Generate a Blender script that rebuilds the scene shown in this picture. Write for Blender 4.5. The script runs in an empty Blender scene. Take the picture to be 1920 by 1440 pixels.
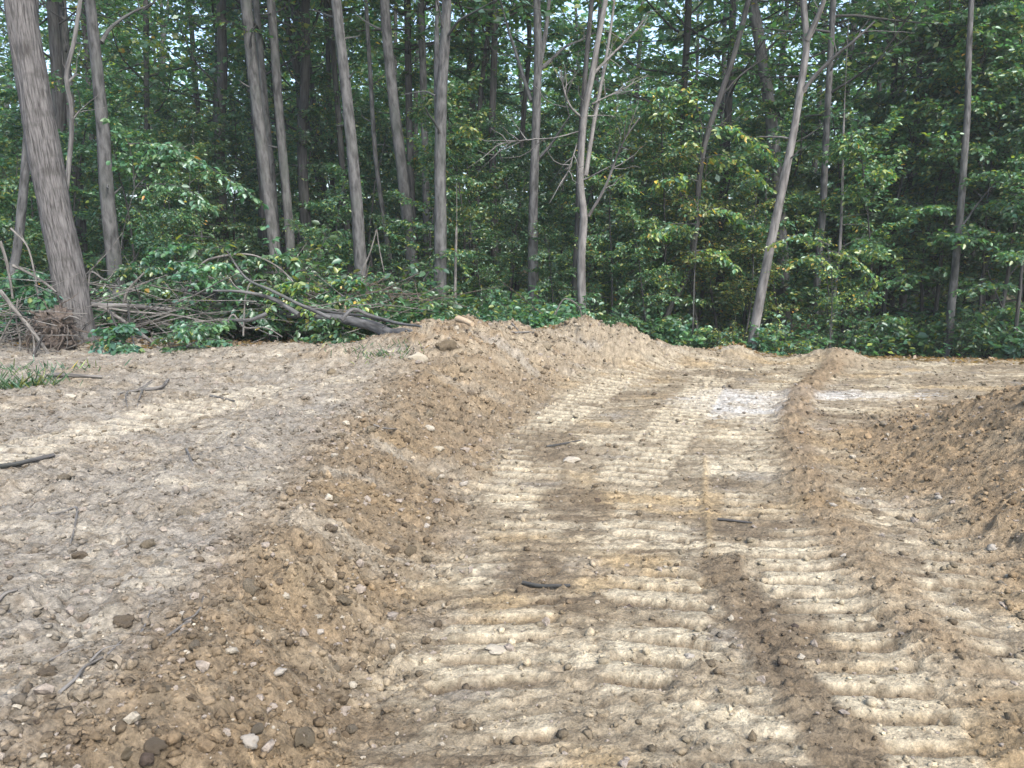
import bpy, math, random
import numpy as np

# ------------------------------------------------------------------ camera, sky, sun, exposure
scene = bpy.context.scene
COL = scene.collection
F_PX, CX, CY, PITCH, CAM_H = 1443.0, 960.0, 720.0, math.radians(9.0), 1.7
cam_d = bpy.data.cameras.new('camera'); cam = bpy.data.objects.new('camera', cam_d); COL.objects.link(cam)
cam_d.sensor_width = 36.0; cam_d.lens = F_PX / 1920.0 * 36.0
cam_d.clip_start = 0.05; cam_d.clip_end = 2000
cam.location = (0, 0, CAM_H); cam.rotation_euler = (math.radians(90) - PITCH, 0, 0)
scene.camera = cam

SUN_EL, SUN_AZ = math.radians(48), math.radians(150)     # azimuth clockwise from +Y: behind the camera, to the right
world = bpy.data.worlds.new('World'); scene.world = world; world.use_nodes = True
wn = world.node_tree.nodes; wl = world.node_tree.links
sky = wn.new('ShaderNodeTexSky'); sky.sky_type = 'NISHITA'; sky.sun_disc = False
sky.sun_elevation = SUN_EL; sky.sun_rotation = SUN_AZ
sky.air_density = 1.0; sky.dust_density = 3.5; sky.ozone_density = 1.0; sky.altitude = 200
world.cycles.sampling_method = 'AUTOMATIC'; wl.new(sky.outputs['Color'], wn['Background'].inputs['Color']); wn['Background'].inputs['Strength'].default_value = 0.15
sl = bpy.data.lights.new('sun', 'SUN'); sl.energy = 1.5; sl.angle = math.radians(13); sl.color = (1.0, 0.97, 0.93)
sun = bpy.data.objects.new('sun', sl); COL.objects.link(sun)
sun.rotation_euler = (math.radians(90) - SUN_EL, 0, math.pi - SUN_AZ)
scene.view_settings.view_transform = 'Standard'; scene.view_settings.look = 'None'
scene.view_settings.gamma = 1.0; scene.view_settings.use_curve_mapping = False
scene.view_settings.exposure = 1.85
scene.render.engine = 'CYCLES'
cy = scene.cycles
cy.volume_bounces = 1; cy.max_bounces = 7; cy.diffuse_bounces = 4; cy.glossy_bounces = 2; cy.transmission_bounces = 4; cy.transparent_max_bounces = 4
cy.use_denoising = True; cy.denoiser = 'OPENIMAGEDENOISE'; cy.denoising_prefilter = 'ACCURATE'
cy.caustics_reflective = False; cy.caustics_refractive = False

# ------------------------------------------------------------------ helpers
SEED = 7
rng = np.random.default_rng(SEED)
ST, CT = math.sin(PITCH), math.cos(PITCH)

def ray(px, py):
    u = (px - CX) / F_PX; v = (py - CY) / F_PX
    return np.array([u, CT - v * ST, -ST - v * CT])
def at(px, py, Y):                       # the point of that sight line at distance Y from the camera
    d = ray(px, py); t = Y / d[1]
    return np.array([d[0] * t, Y, CAM_H + d[2] * t])
def flat(px, py, z=0.0):                 # where that sight line meets the level z
    d = ray(px, py); t = (z - CAM_H) / d[2]
    return np.array([d[0] * t, d[1] * t, z])
def to_px(p):
    x, y, z = p[0], p[1], p[2] - CAM_H
    f = y * CT - z * ST; up = y * ST + z * CT
    return CX + F_PX * x / f, CY - F_PX * up / f

_perm = np.random.default_rng(11).permutation(512).astype(np.int32)
_gr = np.random.default_rng(12).uniform(0, 2 * np.pi, 512); _gx, _gy = np.cos(_gr).astype(np.float32), np.sin(_gr).astype(np.float32)
def perlin(x, y):
    x = np.asarray(x, np.float32); y = np.asarray(y, np.float32)
    fx_ = np.floor(x); fy_ = np.floor(y); xf = x - fx_; yf = y - fy_
    xi = fx_.astype(np.int32); yi = fy_.astype(np.int32)
    def g(ix, iy, fx, fy):
        h = _perm[(_perm[ix & 511] + iy) & 511]
        return _gx[h] * fx + _gy[h] * fy
    u = xf * xf * xf * (xf * (xf * 6 - 15) + 10); v = yf * yf * yf * (yf * (yf * 6 - 15) + 10)
    a = g(xi, yi, xf, yf); b = g(xi + 1, yi, xf - 1, yf)
    c = g(xi, yi + 1, xf, yf - 1); d = g(xi + 1, yi + 1, xf - 1, yf - 1)
    return (a + (b - a) * u + ((c + (d - c) * u) - (a + (b - a) * u)) * v) * 1.5
def fbm(x, y, o=4, off=0.0):
    s = 0; a = 1.0; t = 0
    for i in range(o):
        s = s + a * perlin(x * 2 ** i + off + 17.3 * i, y * 2 ** i + off * 1.7 + 5.1 * i); t += a; a *= 0.5
    return s / t
def sstep(t, a=0.0, b=1.0):
    t = np.clip((t - a) / (b - a), 0, 1); return t * t * (3 - 2 * t)

# ------------------------------------------------------------------ the shape of the ground
FOOT = np.array([flat(*p) for p in [(560,1600),(640,1440),(720,1250),(800,1100),(850,980),(905,880),(965,800),(1040,730),(1130,690),(1250,664)]])
def x_foot(y):
    return np.interp(y, FOOT[:, 1], FOOT[:, 0])
EDGE_X = np.array([-40, -10, -6, -3, -1, 1, 3, 6, 10, 40.]); EDGE_Y = np.array([9.5, 10.2, 10.8, 10.9, 11.8, 13.4, 14.3, 14.0, 13.4, 13.])
def y_edge(x): return np.interp(x, EDGE_X, EDGE_Y)
# spoil heaps: the pixel of the top, its distance, its half widths
MOUNDS = [(812,603,10.3,.95,1.0),(872,597,10.9,.85,.9),(935,607,11.5,.95,.9),(765,652,9.7,.7,.9),(1022,622,12.3,1.0,.8),
          (1105,599,12.8,.85,.9),(1165,613,13.0,.8,.8),(1235,640,13.3,.7,.7),(1290,652,13.5,.5,.5),(1375,648,13.8,.6,.5),
          (1555,659,13.2,.7,.5),(655,648,10.2,.6,.5),(540,645,9.9,.8,.6),(450,655,9.6,.8,.5),(300,668,9.6,.9,.5),(620,655,9.4,.5,.4)]
MW = []
for (a, b, Y, rx, ry) in MOUNDS:
    p = at(a, b, Y); MW.append((p[0], p[1], p[2], rx, ry))
WIND = np.array([flat(*p)[:2] for p in [(1590,672),(1545,700),(1505,735),(1490,790),(1497,860),(1530,930),(1580,1005),(1650,1100),(1740,1195),(1850,1300),(1980,1420)]])
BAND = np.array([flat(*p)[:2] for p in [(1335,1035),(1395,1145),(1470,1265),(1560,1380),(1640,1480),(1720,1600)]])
SEAM = np.array([flat(*p)[:2] for p in [(1322,850),(1322,930),(1330,1000),(1328,1050)]])
def poly_coords(x, y, P):
    """distance to the polyline P, signed, and length along it"""
    best = np.full(x.shape, 1e9); sg = np.zeros(x.shape); al = np.zeros(x.shape); L = 0
    for i in range(len(P) - 1):
        a, b = P[i], P[i + 1]; d = b - a; l = math.hypot(*d); d = d / l
        t = (x - a[0]) * d[0] + (y - a[1]) * d[1]
        tc = np.clip(t, 0, l)
        qx = x - a[0] - tc * d[0]; qy = y - a[1] - tc * d[1]
        r = np.hypot(qx, qy); m = r < best
        best = np.where(m, r, best); sg = np.where(m, d[0] * qy - d[1] * qx, sg)
        tt = t if (0 < i < len(P) - 2) else t
        al = np.where(m, L + tt, al); L += l
    return best, sg, al, L
PATCH = [(*flat(a, b)[:2], ra, rb_) for (a, b, ra, rb_) in [(1075,945,.30,.55),(1030,835,.40,.8),(1010,1080,.28,.45),(1400,985,.35,.35),(1360,700,.6,.5),(1480,1180,.25,.5)]]
def trk(pts, z=0.0): return np.array([flat(a, b, z)[:2] for a, b in pts])
TRACKS = [  # centre line, half width, bar pitch, strength
    (trk([(890,925),(960,848),(1050,778),(1140,725),(1250,683)]), .27, .19, 1.0),
    (trk([(1165,915),(1235,835),(1290,765),(1330,712),(1380,688)]), .27, .19, .95),
    (trk([(905,1500),(925,1250),(965,1050),(1010,930),(1060,865)]), .25, .19, .85),
    (trk([(1240,1500),(1240,1250),(1225,1060),(1215,940)]), .24, .19, .85),
    (trk([(1450,1060),(1430,950),(1415,870),(1400,800)]), .28, .20, .8),
    (trk([(1740,1500),(1640,1300),(1560,1150),(1500,1040),(1455,960)]), .26, .18, .92),
    (trk([(1560,1500),(1480,1280),(1420,1150),(1370,1060)]), .22, .19, .6),
    (trk([(1950,1180),(1850,1080),(1760,985),(1690,920)]), .26, .20, .8),
    (trk([(1960,1400),(1830,1260),(1720,1150),(1640,1060)]), .26, .18, .95),
    (trk([(1620,800),(1650,750),(1680,715),(1690,690)]), .30, .20, .6),
    (trk([(1390,800),(1420,745),(1450,705),(1470,680)]), .30, .20, .6),
    (trk([(-120,905),(60,845),(250,795),(420,755),(540,728)], .4), .30, .20, 1.0),
    (trk([(-100,1010),(150,905),(350,838),(500,790)], .4), .26, .20, .4),
    (trk([(560,748),(640,722),(700,700)], .4), .26, .19, .9),
]
def ground(x, y, fine=True, want_col=False):
    x = np.asarray(x, float); y = np.asarray(y, float)
    w1 = fbm(x * .45, y * .45, 3, 3.1)
    yc = np.clip(y, 1.5, 13.2)
    s = x_foot(yc) - x + .10 * fbm(x * 1.6, y * 1.6, 3, 9.) + .05 * np.clip(y - 4, 0, 3) / 3 * perlin(x * 5, y * 5)
    top = .33 + .012 * np.clip(y - 3, 0, 8); w = .60 + .10 * np.clip(y - 3, 0, 6)
    bank = sstep(s, 0, 1) * 0
    tb = np.clip(s / w, 0, 1)
    bank = top * (0.55 * tb + .45 * sstep(tb)) + .03 * np.clip(s - w, 0, 12)
    z = .02 * w1 + bank + sstep(s, w, w * 2) * (.07 * fbm(x * .9, y * .9, 2, 333.) + .05 * (np.abs(perlin(x * 1.7 + 4, y * 1.7)) - .25))
    # right spoil berm
    rx = np.interp(y, [0, 2, 3, 4.7, 6.5, 8, 9.2], [2.65, 2.65, 2.65, 2.75, 3.0, 3.5, 4.9])
    sr = x - rx + .16 * fbm(x * .9, y * .9, 3, 41.)
    berm_h = .72 * sstep(y, 9.5, 6.4) * (1 + .22 * fbm(x * .8, y * .8, 2, 63.))
    tr = np.clip(sr / 1.85, 0, 1)
    berm = berm_h * (.65 * tr + .35 * sstep(tr)) - .25 * np.clip(sr - 2.2, 0, 1.5) * sstep(y, 9.5, 6.4)
    z = z + berm
    # woodland floor behind the clearing
    ye = y_edge(x)
    back = np.clip(y - ye, 0, None)
    drop = sstep(x, 1.0, 4.5) * (1.1 * sstep(back, -.6, 5.0))
    z = np.where(s > 3, np.minimum(z, .5 + .02 * (s - 3)), z)
    fade_bank = sstep(back, 0, 3)
    z = z * (1 - fade_bank) + (.30 + .05 * w1) * fade_bank - drop
    z = z + .012 * np.clip(back - 6, 0, None) * (1 - .3 * sstep(x, 3, 9))
    z = z + .10 * fbm(x * .2, y * .2, 3, 77.) * sstep(back, 1, 4) + .07 * np.clip(y - 55, 0, 120)
    # heaps
    heap = np.zeros_like(z)
    nx = x + .22 * fbm(x * 1.3, y * 1.3, 3, 21.); ny = y + .22 * fbm(x * 1.3, y * 1.3, 3, 31.)
    zb = z.copy()
    for (mx, my, mz, a, b) in MW:
        r = np.sqrt(((nx - mx) / a) ** 2 + ((ny - my) / b) ** 2)
        f = np.exp(-(r * 1.02) ** 1.7)
        z = np.maximum(z, zb + (mz + .02 - zb) * f)
    heap = np.clip((z - zb) / .3, 0, 1)
    if not fine and not want_col: return z
    # windrow of loose soil along the road
    dW, sgW, alW, LW = poly_coords(x, y, WIND)
    hw = np.interp(alW, [0, 1.2, 3, 5, 7, LW], [.06, .065, .075, .07, .05, .035])
    ww = np.interp(alW, [0, 3, LW], [.22, .18, .22]) * (1 + .25 * perlin(x * 2.3, y * 2.3))
    wind = np.exp(-(dW / ww) ** 2.6) * hw * (1 + .3 * perlin(x * 3 + 9, y * 3))
    z = z + np.clip(wind, 0, None)
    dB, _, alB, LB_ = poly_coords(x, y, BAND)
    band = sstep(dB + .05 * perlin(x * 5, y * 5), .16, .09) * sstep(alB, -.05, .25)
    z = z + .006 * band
    dS, _, alS, LS = poly_coords(x, y, SEAM)
    seam = np.exp(-(dS / .022) ** 2) * sstep(alS, -.1, .3) * sstep(alS, LS + .1, LS - .3)
    z = z + .018 * seam
    # how loose the soil is: 0 packed road or bench, 1 crumbly slope
    slope = sstep(s, -.25, .15) * (1 - sstep(s, w * 1.0, w * 1.7))
    loose = np.clip(np.maximum.reduce([slope, heap, .9 * sstep(sr, -.35, .25) * sstep(y, 9.8, 8.2), np.clip(wind * 18, 0, 1), 0.45 * band, .55 * sstep(s, w, w * 1.6)]), 0, 1)
    wood = sstep(back, .1, .9) * (1 - .9 * heap)
    # crawler tracks
    bars = np.zeros_like(z); tmask = np.zeros_like(z); dzt = np.zeros_like(z)
    for i, (P, hwid, pit, amp) in enumerate(TRACKS):
        d, sg, al, L = poly_coords(x, y, P)
        m = sstep(np.abs(sg) + .03 * perlin(x * 6 + i, y * 6), hwid + .03, hwid - .03) * sstep(al, -.02, .2) * sstep(al, L + .02, L - .2)
        m = m * sstep(fbm(x * 1.3 + i * 7, y * 1.9, 3, i * 13.), *((-.45, -.15) if amp > .9 else (-.12, .14))) * (1 - .9 * heap) * amp
        m = m * (1 - .8 * np.clip(slope, 0, 1)) * (1 - .85 * band) * (1 - np.clip(wind * 18, 0, 1))
        ph = al / pit + .09 * perlin(x * 1.6 + i * 3, y * 1.6) + .05 * perlin(x * 6 + i * 3, y * 6) + (.45 * (i % 3 - 1) + .15) * sg / pit * .25
        fr = ph - np.floor(ph)
        g = sstep(np.abs(fr - .5) + .05 * perlin(x * 9, y * 9 + i), .24, .17)                   # one groove per shoe, crumbling edges
        g = g * (.45 + .8 * np.clip(fbm(x * 3 + 5 * i, y * 3, 2, 3.) + .5, 0, 1))
        dzt = np.where(m > tmask, (-.052 * g + .012) * m, dzt)
        bars = np.where(m > tmask, (1 - g), bars); tmask = np.maximum(tmask, m)
    z = z + dzt * (1 - .45 * loose * (1 - sstep(s, w, w * 1.4)))
    if fine:
        det = loose * (.55 + .75 * sstep(fbm(x * 1.1, y * 1.1, 2, 91.), -.3, .4)) + .22 * (1 - tmask) + .10
        det = det * (1 - wood * .6) * (1 - .72 * tmask)
        z = z + det * (.036 * fbm(x * 1.8, y * 1.8, 2, 8.) + .058 * (np.abs(perlin(x * 3.6, y * 3.6)) - .25)
                       + .044 * (np.abs(perlin(x * 9.7 + 3, y * 9.7)) - .25) + .030 * (.3 - np.abs(perlin(x * 19 + 1, y * 19))) + .018 * perlin(x * 38, y * 38))
        road = (1 - loose) * (1 - wood) * (1 - .8 * tmask)
        streak = sstep(fbm(x * .7, y * .9, 2, 303.), -.15, .25)
        z = z + road * (.006 * fbm(x * .8, y * 3.5, 3, 5.) + .007 * streak * sstep(fbm(x * 1.5, y * 14., 3, 231.), -.05, .35) + .020 * (1 - streak) * (np.abs(perlin(x * 8, y * 8)) - .2) + .012 * (1 - streak) * perlin(x * 19, y * 19) + .007 * perlin(x * 4, y * 28) + .007 * perlin(x * 22, y * 48))
        # water run-off gullies on the slopes, slumps
        z = z + slope * .025 * fbm(x * 1.2, y * 5.0, 2, 55.)
    if not want_col:
        return z
    # ---------------- soil colours (what the soil is, plus brown pockets painted as fine shade)
    def C(*c): return np.array(c)
    def mix(a, b, t): t = np.clip(t, 0, 1)[..., None]; return a * (1 - t) + b * t
    one = np.ones(x.shape + (1,))
    tan = C(.235, .196, .140) * one; pale = C(.425, .375, .278); white = C(.47, .46, .435); brown = C(.118, .091, .062)
    grey = C(.225, .208, .184); rust = C(.205, .150, .094); ochre = C(.345, .255, .14); slate = C(.20, .19, .175)
    n1 = fbm(x * .9, y * 2.2, 4, 101.); n2 = fbm(x * 1.6, y * 11., 3, 131.); n3 = fbm(x * 5, y * 5, 3, 151.); n4 = fbm(x * .55, y * .8, 3, 171.)
    c = tan
    c = mix(c, pale, sstep(n1 + .55 * n2, -.10, .40) * .9)
    c = mix(c, ochre, sstep(fbm(x * .8, y * 1.3, 3, 191.), .0, .4) * .65)
    c = mix(c, brown, sstep(n4 + .7 * n2, .10, .55) * .85)
    c = mix(c, slate, sstep(fbm(x * 1.3, y * 2.4, 3, 211.), .22, .5) * .5)
    wp = 1.15 * np.exp(-(((x - 2.8) / .75) ** 2 + ((y - 9.25) / .95) ** 2)) + .8 * np.exp(-(((x - 4.4) / 1.4) ** 2 + ((y - 10.0) / .4) ** 2))
    c = mix(c, white, sstep(wp + .5 * n2, .25, .7) * .85)
    # bare packed bars pale, loosened soil in the grooves brown
    c = mix(c, pale * (1 + .12 * n3[..., None]), tmask * sstep(bars + .35 * n3, .45, .9) * .78 * (1 - sstep(s, w, w * 1.3) * .45))
    c = mix(c, brown * 1.05, tmask * sstep(.6 - bars, 0, .3) * .85)
    # dark crumbs pressed across the road in streaks
    c = mix(c, brown, sstep(fbm(x * 1.5, y * 14., 3, 231.), .0, .27) * .75 * (1 - loose) * (1 - .75 * tmask) * (.35 + .65 * sstep(fbm(x * .7, y * .9, 2, 303.), -.15, .25)))
    for (qx, qy, ra, rb_) in PATCH:
        pr = ((x - qx) / ra) ** 2 + ((y - qy) / rb_) ** 2
        c = mix(c, brown * 1.05, sstep(np.exp(-pr) + .6 * n2 + .35 * n3, .35, .75) * .8)
    c = mix(c, ochre, seam * .5)
    lb = sstep(s, w * .75, w * 1.5 + .3 * n4)
    gb = mix(grey * .95 * one, brown * 1.25, sstep(n3 + .5 * n1, .0, .6) * .6); gb = mix(gb, C(.36, .328, .27), sstep(fbm(x * 2.2, y * 3.1, 3, 251.), .12, .45) * .7)
    gb = mix(gb, tan[0, 0] if tan.ndim == 3 else tan[0], sstep(n4, .0, .5) * .6)
    gb = mix(gb, C(.41, .37, .295), tmask * sstep(bars, .5, .9) * .75)
    c = mix(c, gb, lb * .78)
    sb = mix(rust * .85 * one, brown * 1.05, sstep(n3, -.2, .35) * .8); sb = mix(sb, grey * .85, sstep(n1, .05, .45) * .6)
    c = mix(c, sb, slope * .72)
    rb = mix(C(.245, .178, .108) * one, brown * 1.15, sstep(n3, -.05, .45) * .8); rb = mix(rb, tan[0, 0] if tan.ndim == 3 else tan[0], sstep(fbm(x * .9, y * .9, 3, 271.), 0, .45) * .6)
    c = mix(c, rb, sstep(sr, -.45, .3) * sstep(y, 10.2, 8.6) * .92)
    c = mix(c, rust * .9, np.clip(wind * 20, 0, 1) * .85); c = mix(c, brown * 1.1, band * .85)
    hb = mix(C(.25, .21, .155) * one, rust, sstep(n3 + n4, .05, .5) * .8); hb = mix(hb, grey * 1.1, sstep(n1, .05, .45) * .6)
    c = mix(c, hb, heap * .9)
    litter = mix(C(.085, .062, .040) * one, C(.14, .10, .06), sstep(n3, -.1, .4))
    c = mix(c, litter, wood)
    c = c * (1 + .32 * perlin(x * 11, y * 15)[..., None]) * (1 + .36 * perlin(x * 37, y * 43)[..., None]); c = mix(c, brown * .95, sstep(perlin(x * 17 + 3, y * 27), .32, .5) * .6 * (1 - wood))  # random tone, then brown pockets painted in to deepen the small shadows
    c = c * np.array([.84, .845, .825])
    return z, np.clip(c, .02, .8), dict(loose=loose, slope=slope, heap=heap, wood=wood, s=s, sr=sr, w=w, back=back)
def gz(x, y, fine=True): return float(ground(np.array([x]), np.array([y]), fine)[0])
def hit(px, py):                         # where that sight line meets the built ground
    d = ray(px, py)
    t = np.linspace(1.2, 22, 2600); X = d[0] * t; Yv = d[1] * t; Z = CAM_H + d[2] * t
    g = ground(X, Yv, True); k = np.argmax(Z <= g)
    if Z[k] > g[k]: k = len(t) - 1
    return np.array([X[k], Yv[k], g[k]])

# ------------------------------------------------------------------ materials
def nodes_of(name):
    m = bpy.data.materials.new(name); m.use_nodes = True; nt = m.node_tree; nt.nodes.clear()
    return m, nt.nodes, nt.links
def soil_material(name, bump=1.0, obj_random=False, base=None, scale=1.0):
    m, n, l = nodes_of(name)
    o = n.new('ShaderNodeOutputMaterial'); p = n.new('ShaderNodeBsdfPrincipled'); l.new(p.outputs[0], o.inputs[0])
    p.inputs['Roughness'].default_value = .93; p.inputs['Specular IOR Level'].default_value = .15
    tc = n.new('ShaderNodeTexCoord')
    nz = n.new('ShaderNodeTexNoise'); nz.inputs['Scale'].default_value = 55 * scale; nz.inputs['Detail'].default_value = 8; nz.inputs['Roughness'].default_value = .72
    l.new(tc.outputs['Object'], nz.inputs['Vector'])
    vo = n.new('ShaderNodeTexVoronoi'); vo.inputs['Scale'].default_value = 85 * scale; l.new(tc.outputs['Object'], vo.inputs['Vector'])
    mr = n.new('ShaderNodeMapRange'); mr.inputs[1].default_value = .25; mr.inputs[2].default_value = .75; mr.inputs[3].default_value = .42; mr.inputs[4].default_value = 1.55
    l.new(nz.outputs['Fac'], mr.inputs[0])
    if base is None:
        at_ = n.new('ShaderNodeAttribute'); at_.attribute_name = 'col'; src = at_.outputs['Color']
    else:
        rp = n.new('ShaderNodeValToRGB'); oi = n.new('ShaderNodeObjectInfo')
        while len(rp.color_ramp.elements) < len(base): rp.color_ramp.elements.new(.5)
        for i, b in enumerate(base): rp.color_ramp.elements[i].position = i / max(1, len(base) - 1); rp.color_ramp.elements[i].color = (*b, 1)
        l.new(oi.outputs['Random'], rp.inputs[0]); src = rp.outputs[0]
    mx = n.new('ShaderNodeVectorMath'); mx.operation = 'SCALE'; l.new(src, mx.inputs[0]); l.new(mr.outputs[0], mx.inputs['Scale'])
    l.new(mx.outputs[0], p.inputs['Base Color'])
    ad = n.new('ShaderNodeMath'); ad.operation = 'ADD'; l.new(nz.outputs['Fac'], ad.inputs[0])
    ml = n.new('ShaderNodeMath'); ml.operation = 'MULTIPLY'; ml.inputs[1].default_value = -.35; l.new(vo.outputs['Distance'], ml.inputs[0]); l.new(ml.outputs[0], ad.inputs[1])
    b = n.new('ShaderNodeBump'); b.inputs['Strength'].default_value = .8 * bump; b.inputs['Distance'].default_value = .022 / scale
    l.new(ad.outputs[0], b.inputs['Height']); l.new(b.outputs[0], p.inputs['Normal'])
    return m
def bark_material(name, c1, c2, c3, su=26., sv=2.2, bump=1.0, blotch=(3.2, 1.1)):
    m, n, l = nodes_of(name)
    o = n.new('ShaderNodeOutputMaterial'); p = n.new('ShaderNodeBsdfPrincipled'); l.new(p.outputs[0], o.inputs[0])
    p.inputs['Roughness'].default_value = .9; p.inputs['Specular IOR Level'].default_value = .2
    uv = n.new('ShaderNodeUVMap'); uv.uv_map = 'UVMap'
    mp = n.new('ShaderNodeMapping'); mp.inputs['Scale'].default_value = (su, sv, 1); l.new(uv.outputs[0], mp.inputs[0])
    nz = n.new('ShaderNodeTexNoise'); nz.inputs['Scale'].default_value = 1.0; nz.inputs['Detail'].default_value = 6; nz.inputs['Roughness'].default_value = .62; nz.inputs['Distortion'].default_value = .2
    l.new(mp.outputs[0], nz.inputs['Vector'])
    mp2 = n.new('ShaderNodeMapping'); mp2.inputs['Scale'].default_value = (*blotch, 1); l.new(uv.outputs[0], mp2.inputs[0])
    n2 = n.new('ShaderNodeTexNoise'); n2.inputs['Scale'].default_value = 1.3; n2.inputs['Detail'].default_value = 5; l.new(mp2.outputs[0], n2.inputs['Vector'])
    r1 = n.new('ShaderNodeValToRGB'); r1.color_ramp.elements[0].position = .36; r1.color_ramp.elements[0].color = (*c1, 1); r1.color_ramp.elements[1].position = .60; r1.color_ramp.elements[1].color = (*c2, 1)
    l.new(nz.outputs['Fac'], r1.inputs[0])
    mr = n.new('ShaderNodeMapRange'); mr.inputs[1].default_value = .52; mr.inputs[2].default_value = .72; mr.inputs[4].default_value = .7; l.new(n2.outputs['Fac'], mr.inputs[0])
    mix = n.new('ShaderNodeMix'); mix.data_type = 'RGBA'; l.new(mr.outputs[0], mix.inputs[0]); l.new(r1.outputs[0], mix.inputs[6]); mix.inputs[7].default_value = (*c3, 1)
    l.new(mix.outputs[2], p.inputs['Base Color'])
    b = n.new('ShaderNodeBump'); b.inputs['Strength'].default_value = .75 * bump; b.inputs['Distance'].default_value = .02
    l.new(nz.outputs['Fac'], b.inputs['Height']); l.new(b.outputs[0], p.inputs['Normal'])
    return m
def leaf_material(name, trans=.5, gloss=.055):
    m, n, l = nodes_of(name)
    o = n.new('ShaderNodeOutputMaterial')
    at_ = n.new('ShaderNodeAttribute'); at_.attribute_name = 'col'
    oi = n.new('ShaderNodeObjectInfo')
    hs = n.new('ShaderNodeHueSaturation'); l.new(at_.outputs['Color'], hs.inputs['Color'])
    for k, (a, b) in {'Hue': (.475, .525), 'Value': (.78, 1.22)}.items():
        mr = n.new('ShaderNodeMapRange'); mr.inputs[3].default_value = a; mr.inputs[4].default_value = b
        if k == 'Value':
            fr = n.new('ShaderNodeMath'); fr.operation = 'FRACT'; mu = n.new('ShaderNodeMath'); mu.operation = 'MULTIPLY'; mu.inputs[1].default_value = 7.31
            l.new(oi.outputs['Random'], mu.inputs[0]); l.new(mu.outputs[0], fr.inputs[0]); l.new(fr.outputs[0], mr.inputs[0])
        else: l.new(oi.outputs['Random'], mr.inputs[0])
        l.new(mr.outputs[0], hs.inputs[k])
    df = n.new('ShaderNodeBsdfDiffuse'); tr = n.new('ShaderNodeBsdfTranslucent'); gl = n.new('ShaderNodeBsdfGlossy'); gl.inputs['Roughness'].default_value = .42
    gl.inputs['Color'].default_value = (.9, 1, .95, 1)
    l.new(hs.outputs[0], df.inputs['Color'])
    tn = n.new('ShaderNodeMix'); tn.data_type = 'RGBA'; tn.blend_type = 'MULTIPLY'; tn.inputs[0].default_value = 1; l.new(hs.outputs[0], tn.inputs[6]); tn.inputs[7].default_value = (1.35, 1.5, .75, 1)
    l.new(tn.outputs[2], tr.inputs['Color'])
    m1 = n.new('ShaderNodeMixShader'); m1.inputs[0].default_value = trans; l.new(df.outputs[0], m1.inputs[1]); l.new(tr.outputs[0], m1.inputs[2])
    m2 = n.new('ShaderNodeMixShader'); m2.inputs[0].default_value = gloss; l.new(m1.outputs[0], m2.inputs[1]); l.new(gl.outputs[0], m2.inputs[2])
    l.new(m2.outputs[0], o.inputs[0])
    return m
def wood_material(name, c1, c2, scale=60):
    m, n, l = nodes_of(name)
    o = n.new('ShaderNodeOutputMaterial'); p = n.new('ShaderNodeBsdfPrincipled'); l.new(p.outputs[0], o.inputs[0]); p.inputs['Roughness'].default_value = .85
    tc = n.new('ShaderNodeTexCoord'); nz = n.new('ShaderNodeTexNoise'); nz.inputs['Scale'].default_value = scale; nz.inputs['Detail'].default_value = 5
    l.new(tc.outputs['Object'], nz.inputs['Vector'])
    r = n.new('ShaderNodeValToRGB'); r.color_ramp.elements[0].position = .35; r.color_ramp.elements[1].position = .65
    r.color_ramp.elements[0].color = (*c1, 1); r.color_ramp.elements[1].color = (*c2, 1); l.new(nz.outputs['Fac'], r.inputs[0]); l.new(r.outputs[0], p.inputs['Base Color'])
    return m
M_SOIL = soil_material('packed_soil')
M_GRAVEL = soil_material('gravel_crumbs', .6)
M_CLOD = soil_material('clod_soil', 1.3, base=[(.15, .120, .08), (.20, .165, .112), (.25, .212, .152), (.19, .162, .12), (.28, .245, .19)], scale=1.6)
M_PALE = soil_material('pale_rock', .6, base=[(.28, .25, .19), (.32, .29, .235)], scale=1.4)
M_GREYR = soil_material('grey_rock', .6, base=[(.24, .222, .19), (.29, .265, .225)], scale=1.4)
M_BROWNR = soil_material('brown_rock', 1.3, base=[(.215, .172, .12), (.19, .155, .112)], scale=1.4)
M_BARK = bark_material('grey_bark', (.030, .030, .030), (.104, .104, .103), (.066, .074, .066), 17, 3.4)
M_BARKBIG = bark_material('furrowed_bark', (.030, .028, .027), (.122, .118, .115), (.036, .034, .032), 62, 4.0, 1.6, (2.0, 4.2))
M_BARKDARK = bark_material('dark_bark', (.018, .018, .018), (.062, .061, .060), (.046, .052, .044))
M_BARKPALE = bark_material('pale_bark', (.065, .062, .060), (.165, .160, .153), (.050, .047, .044), 18, 2.5)
M_TWIG = bark_material('weathered_twig', (.045, .042, .039), (.155, .147, .134), (.08, .075, .067), 30, 5)
M_LEAF = leaf_material('leaf')
M_CUT = wood_material('cut_wood', (.26, .195, .125), (.36, .285, .195))
M_ROOT = wood_material('dark_root', (.035, .027, .022), (.09, .07, .055), 40)

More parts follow.
